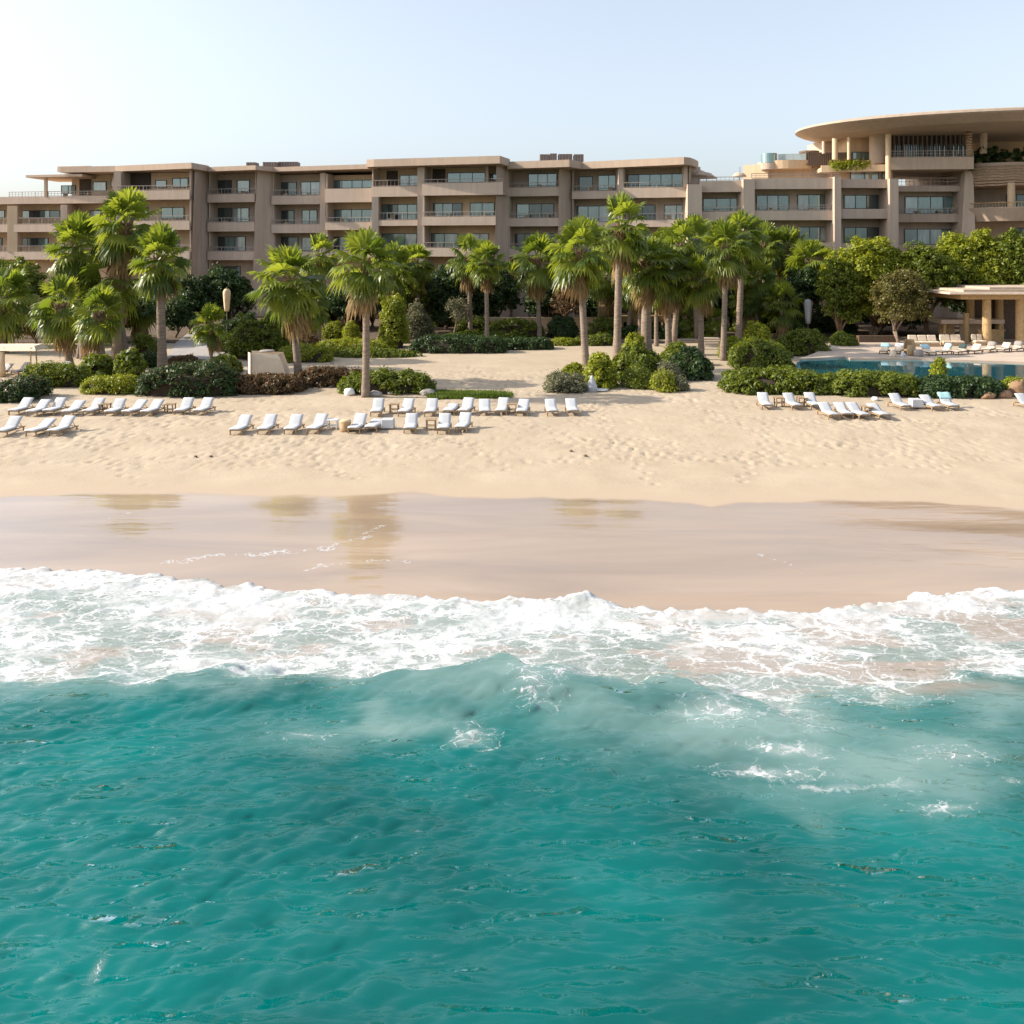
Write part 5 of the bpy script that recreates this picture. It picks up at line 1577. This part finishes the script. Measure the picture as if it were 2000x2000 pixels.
def lumpy(name, loc, rx, ry, rz, mat, label, cat, seed, group=None, amp=.35):
    rng = np.random.default_rng(seed)
    m = MB(); n1, n2 = 16, 9; vs = []; fs = []
    off_ = rng.uniform(0, 50)
    for i in range(n2 + 1):
        ph = -PI / 2 + PI * i / n2
        for k in range(n1):
            a = 2 * PI * k / n1
            d = np.array([math.cos(a) * math.cos(ph), math.sin(a) * math.cos(ph), math.sin(ph)])
            q = 1 + amp * (float(fbm(np.array([d[0] * 1.6 + off_]), np.array([d[1] * 1.6 + d[2] * 2.1 + off_]), 3, seed)[0]) - .5) * 2
            vs.append((d[0] * rx * q, d[1] * ry * q, max(-.1, d[2] * rz * q + rz * .6)))
    for i in range(n2):
        for k in range(n1): fs.append((i * n1 + k, i * n1 + (k + 1) % n1, (i + 1) * n1 + (k + 1) % n1, (i + 1) * n1 + k))
    m.add(vs, fs)
    o = m.build(name, M[mat], smooth=True); o.location = loc
    return tag(o, label, cat, group)
lumpy('plastic_bag', G(682, 772), .32, .28, .24, 'white_plastic', 'crumpled white bag lying left of the big lone palm foot', 'bag', 3)
lumpy('boulder', G(731, 774), .42, .3, .2, 'rock', 'grey boulder right of the big lone palm foot', 'rock', 4)
lumpy('boulder', G(764, 771), .22, .2, .12, 'rock', 'small grey stone under the hedge right of the big lone palm', 'rock', 5)
lumpy('boulder', G(836, 772), .45, .3, .2, 'rock', 'blue grey boulder at the right end of the lone palm hedge', 'rock', 6)
lumpy('boulder', G(1990, 774), .5, .4, .55, 'rock_brown', 'large brown rock at the right edge below the pool', 'rock', 7)
lumpy('boulder', G(1962, 777), .4, .3, .25, 'rock_brown', 'brown rock left of the large rock at the right edge', 'rock', 8)
lumpy('boulder', G(1928, 778), .42, .3, .2, 'rock_brown', 'low brown rock under the right end of the pool hedge', 'rock', 9)
lumpy('bundle', G(1709, 782), .2, .2, .13, 'white_plastic', 'small white bundle on the sand below the pool hedge', 'bundle', 10, amp=.15)
lumpy('boulder', G(652, 757), .3, .2, .12, 'rock', 'flat pale stone under the rust coloured hedge', 'rock', 12)
for i, (px, py, lab) in enumerate([(382, 893, 'dark stone lying alone on the smooth lower sand at left'), (412, 893, 'tiny dark stone right of the lone dark stone on the sand'),
                                   (1115, 882, 'dark pebble on the trodden sand right of the middle'), (1143, 891, 'dark pebble on the smooth sand, nearer the water than its neighbour')]):
    lumpy('pebble', G(px, py), .075, .06, .05, 'bark', lab, 'stone', 20 + i)
# white cone shaped folded parasol cover and a round disc beside it
g = G(1156, 764)
r = empty('folded_parasol', g, 'white cone shaped wrapped parasol standing on the sand by the silvery bush', 'parasol')
m = MB(); m.lathe((0, 0, 0), [(.34, -.03), (.30, .3), (.20, .55), (.08, .82), (.02, .92)], 14, 1, .8); m.build('cover', M['white_fabric'], r, smooth=True)
m = MB(); m.tube([(0, 0, .85), (0, 0, 1.0)], .018, 6); m.build('pole', M['metal'], r)
g = G(1171, 763)
m = MB(); m.lathe((0, 0, 0), [(.30, .0), (.42, .05), (.42, .09), (.30, .11)], 24); o = m.build('round_cushion', M['white_plastic'], smooth=True); o.location = g + Vector((0.1, 0, 0)); tag(o, 'flat white disc lying on the sand beside the cone shaped parasol', 'cushion')

# ---- closed parasols
def closed_parasol(loc, h0, h1, r, mat, label, tip=.9):
    q = empty('closed_parasol', loc, label, 'parasol')
    m = MB(); m.tube([(0, 0, -.1), (0, 0, h1 + .15)], .03, 8); m.build('pole', M['metal'], q)
    m = MB(); n = 16; vs = []; fs = []
    prof = [(.55, 0), (.7, .15), (.85, .45), (1.0, .75), (.95, .9), (.5, 1.0)]
    for i, (s, t) in enumerate(prof):
        for k in range(n):
            a = 2 * PI * k / n; rr = r * s * (1 + (.16 if k % 2 else -.08))
            vs.append((math.cos(a) * rr, math.sin(a) * rr, h0 + (h1 - h0) * t))
    for i in range(len(prof) - 1):
        for k in range(n): fs.append((i * n + k, i * n + (k + 1) % n, (i + 1) * n + (k + 1) % n, (i + 1) * n + k))
    fs.append(tuple(range(n))[::-1]); fs.append(tuple((len(prof) - 1) * n + k for k in range(n)))
    m.add(vs, fs); m.build('canopy', M[mat], q, smooth=True)
    m = MB(); m.lathe((0, 0, 0), [(.3, -.05), (.3, .08), (.06, .12)], 16); m.build('base', M['metal'], q)
    return q
g = G(443, 672); closed_parasol(g, py_z(608, g.y) - g.z, py_z(564, g.y) - g.z, .28, 'beige_fabric', 'beige closed parasol standing behind the big rounded bush')
g = G(1578, 662); closed_parasol(g, py_z(632, g.y) - g.z, py_z(585, g.y) - g.z, .34, 'white_fabric', 'white closed parasol at the right end of the palm grove')

# open teal parasol in the shade at left
g = G(372, 655)
r = empty('open_parasol', g, 'open teal parasol in the shade at the top of the grey path', 'parasol')
m = MB(); m.tube([(0, 0, -.1), (0, 0, 1.75)], .03, 8); m.build('pole', M['metal'], r)
m = MB(); m.lathe((0, 0, 1.3), [(1.25, 0), (1.27, .02), (.7, .28), (.05, .48)], 8); m.build('canopy', M['teal_fabric'], r)

# ---- pergola at the left edge
g = G(30, 735)
r = empty('beach_pergola', g, 'beige canopy pergola with thin posts and a tied curtain at the left edge', 'pergola')
zt = py_z(676, g.y) - g.z; x0, x1 = px_x(-60, g.y) - g.x, px_x(73, g.y) - g.x
m = MB(); m.prism([(x0, -.3), (x1, -.2), (x1 - .2, 1.9), (x0, 1.9)], zt - .28, zt, [(x0 + .1, .1), (x1 - .3, .2), (x1 - .5, 1.6), (x0 + .1, 1.6)]); m.build('canopy', M['cream_fabric'], r)
for px, dy, tl in ((8, 0, 0), (60, 0, 0), (46, 1.5, .1), (-40, 0, 0)):
    x = px_x(px, g.y) - g.x
    m = MB(); m.tube([(x + tl, dy, -.1), (x, dy, zt - .1)], .045, 8); m.build('post', M['timber'], r)
m = MB(); x = px_x(6, g.y) - g.x
m.lathe((x, -.12, 0), [(.22, .02), (.20, .5), (.15, 1.0), (.12, zt - .35)], 12); m.build('curtain', M['beige_fabric'], r, smooth=True)
row([(8, 731, 'mid', 'white sun lounger under the beige pergola canopy at the left edge'), (44, 730, 'up', 'white sun lounger behind the green hedge, right of the pergola curtain'),
     (84, 729, 'mid', 'white sun lounger behind the green hedge between pergola and short palm'), (122, 728, 'up', 'white sun lounger behind the green hedge at the short palm trunk')], '', 'white sun loungers behind the left hedge', R(-8))

# ---- cream fabric cabin
g = G(520, 752)
r = empty('fabric_cabin', g, 'cream fabric beach cabin with slanting side, open on top, behind the reddish hedge', 'cabin')
Y = g.y; X_ = lambda px: px_x(px, Y) - g.x; Z_ = lambda py: py_z(py, Y) - g.z
zt = Z_(690)
def panel(P, nm, mat):
    m = MB(); n = len(P)
    m.add(P, [tuple(range(n))]); o = m.build(nm, M[mat], r)
    so = o.modifiers.new('thickness', 'SOLIDIFY'); so.thickness = .03; return o
panel([(X_(490), 0, 0), (X_(562), 0, 0), (X_(556), .02, Z_(727)), (X_(548), .04, Z_(702)), (X_(541), .08, Z_(692)), (X_(490), .05, zt)], 'fabric_panel', 'cream_fabric')
panel([(X_(478), .7, 0), (X_(489.6), 0, 0), (X_(489.6), .05, zt - .02), (X_(478), .7, zt)], 'fabric_panel', 'cream_fabric')
panel([(X_(478), 1.5, 0), (X_(562), 1.5, 0), (X_(541), 1.45, zt - .1), (X_(478), 1.45, zt)], 'fabric_panel', 'cream_fabric')
panel([(X_(562.3), 0, 0), (X_(562.3), 1.5, 0), (X_(541.5), 1.45, Z_(692)), (X_(541.5), .08, Z_(692))], 'fabric_panel', 'cream_fabric')
for px, dy in ((490, -.03), (478, .72), (541, 1.5)):
    m = MB(); m.tube([(X_(px), dy, -.1), (X_(px), dy, zt + .04)], .028, 8); m.build('pole', M['dark_wood'], r)
m = MB(); m.lathe((X_(515), .8, zt + .02), [(.45, 0), (.47, .05), (.40, .09)], 20); m.build('lid', M['grey_fabric'], r, smooth=True)

# ---- garden wall and garden shelter
g = G(1080, 655)
m = MB(); Yw = 88
m.box(px_x(945, Yw), px_x(1208, Yw), Yw, Yw + .5, ground_z(Yw) - .1, py_z(622, Yw)); m.box(px_x(942, Yw), px_x(1210, Yw), Yw - .06, Yw + .56, py_z(622, Yw) + .003, py_z(620, Yw))
tag(m.build('garden_wall', M['stucco_sand_lit']), 'low sandstone garden wall behind the clearing, in shade', 'wall')
Yw = 87
r = empty('garden_shelter', (px_x(1255, Yw), Yw, ground_z(Yw)), 'low flat roofed timber shelter in the shade of the right palm grove', 'shelter')
zg = ground_z(Yw)
for a, b in ((1212, 1248), (1270, 1302)):
    pass
m = MB(); m.box(-2.1, 2.3, 0, 3, py_z(629, Yw) - zg, py_z(617, Yw) - zg); m.build('roof', M['timber'], r)
for x in (-1.9, -.6, .8, 2.1):
    m = MB(); m.box(x - .1, x + .1, .1, .3, -.05, py_z(629, Yw) - zg); m.build('post', M['timber'], r)
m = MB(); m.box(-2.0, 2.2, 2.7, 2.9, -.05, py_z(630, Yw) - zg); m.build('wall', M['interior_shade'], r)  # dark back sheet, the shade under the roof put into its colour
Yw = 88
r = empty('white_awning', (px_x(1400, Yw), Yw, ground_z(Yw)), 'pale sail awning between the palm trunks in the right grove', 'awning')
zg = ground_z(Yw)
m = MB(); m.prism([(px_x(1386, Yw) - px_x(1400, Yw), 0), (px_x(1421, Yw) - px_x(1400, Yw), 0), (px_x(1421, Yw) - px_x(1400, Yw), 1.6), (px_x(1388, Yw) - px_x(1400, Yw), 1.6)], py_z(624, Yw) - zg, py_z(618, Yw) - zg); m.build('canopy', M['white_fabric'], r)
for x in (-.6, .9):
    m = MB(); m.tube([(x, .8, -.1), (x, .8, py_z(624, Yw) - zg)], .04, 8); m.build('post', M['metal'], r)
# steps
Ys = G(1395, 674).y
m = MB()
for k in range(3): m.box(px_x(1376, Ys), px_x(1412, Ys), Ys + k * .5, Ys + 2.2, ground_z(Ys) - .1, ground_z(Ys) + .16 * (k + 1))
tag(m.build('stone_steps', M['deck_stone']), 'low pale stone steps between the trunks of the right grove', 'steps')

# ================================================================ pool side
def zdeck(py): return (H - ZD) * F / (py - 500.0)
def D_(px, py): Y = zdeck(py); return Vector((px_x(px, Y), Y, ZD))
# pavilion
c0 = D_(1928, 673)
r = empty('pool_pavilion', c0, 'open pool pavilion with wide flat pale roof on round timber columns', 'pavilion')
Yc = c0.y
zr = py_z(584, Yc) - ZD
def XR(px, Y=Yc): return px_x(px, Y) - c0.x
m = MB(); m.prism([(XR(1836), -1.6), (XR(2120), -1.9), (XR(2120), 7), (XR(1850), 6.5)], zr + .45, zr + .62, [(XR(1836) + .1, -1.5), (XR(2120), -1.8), (XR(2120), 7), (XR(1850), 6.5)])
m.prism([(XR(1870), -1.0), (XR(2120), -1.2), (XR(2120), 6.5), (XR(1880), 6)], zr + .622, zr + .80); m.prism([(XR(1925), -.6), (XR(2120), -.7), (XR(2120), 6), (XR(1930), 5.5)], zr + .802, zr + .98)
m.build('roof', M['straw_roof'], r)
m = MB(); m.prism([(XR(1868), -.75), (XR(2110), -.85), (XR(2110), 5.5), (XR(1872), 5.5)], zr, zr + .448); m.build('beam', M['timber'], r)
for px, dy in ((1927, 0), (1992, 0), (2060, 0), (1950, 4.6), (2010, 4.6)):
    m = MB(); m.lathe((XR(px), dy, -.02), [(.36, 0), (.34, zr * .5), (.33, zr + .02)], 24); m.build('column', M['timber'], r)
m = MB(); m.box(XR(1965), XR(2110), 5.1, 5.3, 0, zr); m.build('wall', M['dark_wood'], r)
# bar hut
c1 = D_(1878, 667)
r = empty('bar_hut', c1, 'small timber bar hut under the left end of the pavilion roof', 'hut')
Y1 = c1.y; X1 = lambda px: px_x(px, Y1) - c1.x; Z1 = lambda py: py_z(py, Y1) - ZD
m = MB(); m.prism([(X1(1834), -.4), (X1(1886), -.4), (X1(1960), -.2), (X1(1960), 2.2), (X1(1840), 2.2)], Z1(632), Z1(624)); m.build('roof', M['straw_roof'], r)
for px in (1845, 1953):
    m = MB(); m.lathe((X1(px), 0, -.02), [(.13, 0), (.12, Z1(632) + .02)], 14); m.build('post', M['timber'], r)
m = MB(); m.lathe((X1(1882), -.5, -.02), [(.2, 0), (.2, Z1(610))], 14); m.build('post', M['timber'], r)
m = MB(); m.box(X1(1850), X1(1880), 1.4, 1.5, 0, Z1(633)); m.build('wall', M['timber'], r)
m = MB(); m.box(X1(1890), X1(1950), 1.3, 1.4, 0, Z1(633)); m.build('wall', M['stucco_sand_lit'], r)
m = MB(); m.box(X1(1905), X1(1955), -.5, .1, 0, .95); m.box(X1(1903), X1(1957), -.55, .15, .952, 1.05); m.build('counter', M['timber'], r)

pr = lounger_proto('pool_lounger', 42, 'dark_wood', 'cream_fabric')
GP3 = 'cream loungers on the pool deck'
tag(pr[0], 'cream pool lounger', 'sun lounger', GP3)
pillow_me = {}
def pillow(loc, rz, mat, label, tilt=60):
    m = MB(); n = 12; vs = []; fs = []
    for i in range(5):
        t = -1 + i * .5; s = [.55, .92, 1, .92, .55][i]
        for k in range(n):
            a = 2 * PI * k / n
            cx_, sx_ = math.cos(a), math.sin(a)
            x = math.copysign(abs(cx_) ** .5, cx_) * .30 * s; z = math.copysign(abs(sx_) ** .5, sx_) * .22 * s
            vs.append((x, t * .09, z))
    for i in range(4):
        for k in range(n): fs.append((i * n + k, i * n + (k + 1) % n, (i + 1) * n + (k + 1) % n, (i + 1) * n + k))
    fs.append(tuple(range(n))[::-1]); fs.append(tuple(4 * n + k for k in range(n)))
    m.add(vs, fs); o = m.build('pillow', M[mat], smooth=True)
    o.location = loc; o.rotation_euler = (R(-(90 - tilt)), 0, rz)
    return tag(o, label, 'pillow', 'pillows on the pool furniture')
def pl_at(px, py, rz, label): return copy_thing(pr[0], pr[1], D_(px, py), rz, label)
def on_back(o, mat, label, f=.55):
    ty, tz, a = pr[2]; rz = o.rotation_euler.z
    y = LS3[1] * (.10 + math.cos(a) * .86 * f - math.sin(a) * .17); z = LS3[2] * (.36 + math.sin(a) * .86 * f + math.cos(a) * .17)
    return pillow(o.location + Vector((-math.sin(rz) * y, math.cos(rz) * y, z)), rz, mat, label, 90 - 42 + 8)
o = pl_at(1846, 692, R(-62), 'cream pool lounger with dark wooden frame and mint pillow, turned sideways at the pool edge')
on_back(o, 'mint_fabric', 'pale mint pillow on the sideways lounger at the pool edge', .7)
o = pl_at(1876, 692, R(-58), 'cream pool lounger with a dark pillow, right of the mint pillow one')
on_back(o, 'dark_fabric', 'dark green pillow on the lounger right of the mint pillow', .6)
o = pl_at(1904, 690, R(-50), 'cream pool lounger with dark frame left of the big left pavilion column')
o = pl_at(1934, 687, R(-48), 'cream pool lounger in front of the left pavilion column')
on_back(o, 'grey_fabric', 'grey pillow on the lounger in front of the left pavilion column', .6)
o = pl_at(1962, 687, R(-50), 'cream pool lounger between the two front pavilion columns')
o = pl_at(1986, 686, R(-50), 'cream pool lounger by the right front pavilion column with a brown grey pillow')
on_back(o, 'grey_fabric', 'brown grey pillow on the lounger by the right pavilion column', .6)
o = pl_at(2016, 694, R(-50), 'cream pool lounger cut by the right edge near the pool')
o = pl_at(1728, 690, R(-30), 'pool lounger under pale blue white towels at the left end of the deck')
draped(pr[2], 'blue_fabric', 'pale blue towel hung over the leftmost pool lounger', o.location + Vector((0, 0, .02)), R(-30))
o = pl_at(1755, 690, R(-35), 'pool lounger with white towel, second from the left on the deck')
draped(pr[2], 'white_fabric', 'white towel hung over the second pool lounger from the left', o.location + Vector((0, 0, .02)), R(-35))
o = pl_at(1812, 693, R(4), 'pool lounger facing the water with a pale blue towel over its back')
draped(pr[2], 'blue_fabric', 'pale blue towel hung over the lounger facing the water', o.location + Vector((0, 0, .02)), R(4))
drop(pr[0])
for k in PROTO: drop(PROTO[k][0])
# wicker chair, pouf, sofa bed
g = D_(1776, 694)
r = empty('wicker_armchair', g, 'tall round wicker armchair at the pool edge between towel covered loungers', 'armchair')
m = MB(); n = 20; vs = []; fs = []
for i in range(9):
    t = i / 8; rr = .42 - .10 * t + .08 * math.sin(t * PI)
    for k in range(n):
        a = PI * .75 + (1.5 * PI) * k / (n - 1) - PI * .5
        vs.append((math.cos(a + PI) * rr, math.sin(a + PI) * rr * .9, .02 + t * (1.15 if math.sin(a + PI) > -.2 else .75)))
for i in range(8):
    for k in range(n - 1): fs.append((i * n + k, i * n + k + 1, (i + 1) * n + k + 1, (i + 1) * n + k))
m.add(vs, fs); o = m.build('shell', M['wicker'], r, smooth=True); so = o.modifiers.new('thickness', 'SOLIDIFY'); so.thickness = .05
m = MB(); m.lathe((0, 0, .30), [(.30, 0), (.34, .05), (.33, .13), (.22, .17)], 20); m.build('cushion', M['beige_fabric'], r, smooth=True)
def pouf(px, py, rr, h, mat, label):
    g = D_(px, py); m = MB(); m.lathe((0, 0, 0), [(rr * .9, 0), (rr, h * .25), (rr, h * .7), (rr * .8, h), (rr * .2, h * 1.03)], 20)
    o = m.build('pouf', M[mat], smooth=True); o.location = g; return tag(o, label, 'pouf', 'soft stools on the pool deck')
pouf(1744, 697, .24, .40, 'cream_fabric', 'small cream pouf in front of the second towel covered lounger')
pouf(1794, 696, .34, .48, 'grey_fabric', 'grey cushion pouf right of the wicker armchair')
pouf(1764, 698, .18, .32, 'white_fabric', 'small white pouf left of the wicker armchair')
def sofa(px0, px1, py, label, mat='cream_fabric'):
    g = D_((px0 + px1) / 2, py); w = (px1 - px0) / F * g.y
    r = empty('garden_sofa', g, label, 'sofa', 'low cushioned sofas on the pool deck')
    m = MB(); m.box(-w / 2, w / 2, -.4, .42, .02, .24); m.build('frame', M['wicker'], r, bevel=.03)
    n = max(2, round(w / .9))
    for i in range(n):
        x0 = -w / 2 + w * i / n
        m = MB(); m.box(x0 + .015, x0 + w / n - .015, -.40, .22, .242, .40); m.build('seat_cushion', M[mat], r, bevel=.05)
        m = MB(); m.prism([(x0 + .02, .20), (x0 + w / n - .02, .20), (x0 + w / n - .02, .38), (x0 + .02, .38)], .402, .86, [(x0 + .04, .32), (x0 + w / n - .04, .32), (x0 + w / n - .04, .46), (x0 + .04, .46)]); m.build('back_cushion', M[mat], r, bevel=.05)
    return r
sofa(1776, 1832, 676, 'long cream cushioned sofa behind the pool loungers, left of the bar hut')
sofa(1838, 1880, 675, 'cream cushioned sofa in front of the bar hut')
sofa(1900, 1922, 674, 'small cream cushioned sofa left of the left pavilion column')
# dark cushion blocks behind the trees
g = D_(1712, 668); m = MB(); m.box(-1.6, 1.6, -.3, .3, 0, .55); o = m.build('planter_box', M['dark_wood'], bevel=.02); o.location = g; tag(o, 'long dark planter box at the back of the pool deck', 'planter')

# ================================================================ on the roofs
def roof_unit(px0, px1, pyt, Y, z, label):
    x0, x1 = px_x(px0, Y), px_x(px1, Y)
    r = empty('air_conditioner', ((x0 + x1) / 2, Y, z), label, 'air conditioner', 'machines on the hotel roof')
    w = (x1 - x0) / 2; h = py_z(pyt, Y) - z
    m = MB(); m.box(-w, w, -.7, .7, .12, h); m.build('casing', M['roof_unit'], r, bevel=.03)
    m = MB()
    n = max(3, int(w / .16))
    for i in range(n): m.box(-w + .1 + i * (2 * w - .2) / n, -w + .16 + i * (2 * w - .2) / n, -.74, -.70, .2, h - .1)
    m.box(-w + .06, w - .06, -.75, -.705, .16, .22); m.build('grille', M['metal'], r)
    for sx in (-1, 1):
        m = MB(); m.box(sx * w * .8 - .08, sx * w * .8 + .08, -.6, .6, -.01, .12); m.build('foot', M['metal'], r)
z = py_z(306.5, 94.6)
roof_unit(1054, 1072, 302.5, 103, z, 'leftmost grey machine on the roof above the middle of the hotel')
roof_unit(1073, 1087, 301, 103, z, 'second grey machine on the roof above the middle of the hotel')
roof_unit(1090, 1117, 302, 103, z, 'widest grey machine on the roof above the middle of the hotel')
roof_unit(1120, 1139, 302.5, 103, z, 'rightmost dark machine on the roof above the middle of the hotel')
z = py_z(323, 102.5) - .06 + 0
z = ZR - .06 if False else py_z(323, 102.5)
roof_unit(484, 503, 318, 108, z, 'small machine left on the roof above the left part of the hotel')
roof_unit(516, 544, 317.5, 108, z, 'long low machine on the roof above the left part of the hotel')
roof_unit(546, 584, 317, 109, z, 'longest grey machine on the roof above the left part of the hotel')
def dome_parasol(px, Y, zb, label):
    r = empty('terrace_parasol', (px_x(px, Y), Y, zb), label, 'parasol', 'parasols on the roof terrace')
    m = MB(); m.tube([(0, 0, 0), (0, 0, 1.5)], .04, 6); m.build('pole', M['metal'], r)
    m = MB(); m.lathe((0, 0, 1.2), [(.78, 0), (.75, .1), (.5, .38), (.06, .5)], 14); m.build('canopy', M['straw_roof'], r, smooth=True)
zt = py_z(362, 96)
dome_parasol(1365, 98.2, zt, 'dome shaped straw parasol at the left corner of the roof terrace')
dome_parasol(1380, 99.5, zt, 'dome shaped straw parasol right of the corner one on the roof terrace')
dome_parasol(1444, 99.5, zt, 'dome shaped straw parasol beside the tower on the roof terrace')
tp = MB(); tp.tube([(px_x(1452, 97), 98.5, zt), (px_x(1452, 97), 98.5, zt + 2.2)], .03, 6)
tag(tp.build('terrace_pole', M['metal']), 'thin metal pole on the roof terrace beside the tower', 'pole')

# ---- small chairs on the balconies
ch = empty('balcony_chair', (0, 0, -60), 'small chair standing behind a hotel balcony railing', 'chair', 'chairs on the hotel balconies')
m = MB(); m.box(-.28, .28, -.28, .28, .40, .50); m.build('seat', M['white_fabric'], ch, bevel=.03)
m = MB(); m.prism([(-.28, .24), (.28, .24), (.28, .30), (-.28, .30)], .42, .98, [(-.26, .34), (.26, .34), (.26, .40), (-.26, .40)]); m.build('backrest', M['wicker'], ch)
for sx in (-1, 1):
    for sy in (-1, 1):
        m = MB(); m.box(sx * .25 - .025, sx * .25 + .025, sy * .25 - .025, sy * .25 + .025, 0, .42); m.build('leg', M['teak'], ch)
chp = tree_of(ch); first = True; rc_ = random.Random(44); LS3 = (1, 1, 1)
cnt = {}
for px, Y, pb in sorted([(130, 108.3, 398), (165, 108, 398), (200, 107.6, 398), (262, 104.6, 390), (285, 104.4, 390), (345, 104, 390), (60, 109.3, 453), (90, 109, 453), (155, 108.2, 453), (325, 104.4, 449),
                  (430, 106.5, 395), (470, 106.2, 395), (440, 106.5, 452), (555, 106, 399), (600, 105.6, 399), (560, 106, 455), (605, 105.6, 455), (672, 103.6, 449), (750, 101.8, 384), (800, 101.4, 384),
                  (760, 101.8, 441), (860, 100.2, 381), (890, 99.9, 381), (930, 99.5, 381), (870, 100.2, 440), (940, 99.4, 440), (860, 100.2, 501), (1020, 101.4, 383), (1060, 101, 383), (1030, 101.3, 442),
                  (1065, 101, 442), (1150, 101, 388), (1190, 100.6, 388), (1260, 98.6, 386), (1310, 98, 386), (1310, 98, 443), (1400, 97.2, 433), (1500, 96.2, 430), (1590, 96, 430), (1800, 99, 434), (1840, 99, 434)]):
    z = py_z(pb, Y) + .322
    lev = 'top' if pb < 400 else 'middle' if pb < 456 else 'lower'
    k = cnt.get(lev, 0); cnt[lev] = k + 1
    names = ORD + ['thirteenth', 'fourteenth', 'fifteenth', 'sixteenth', 'seventeenth', 'eighteenth', 'nineteenth', 'twentieth', 'twenty first', 'twenty second', 'twenty third', 'twenty fourth', 'twenty fifth', 'twenty sixth', 'twenty seventh', 'twenty eighth']
    lab = f'small chair behind a railing, {names[k]} from the left on the {lev} hotel balconies'
    if first: ch.location = (px_x(px, Y), Y, z); ch.rotation_euler.z = rc_.uniform(-1, 1); ch['label'] = lab; first = False
    else: copy_thing(ch, chp, (px_x(px, Y), Y, z), rc_.uniform(-1.2, 1.2), lab)
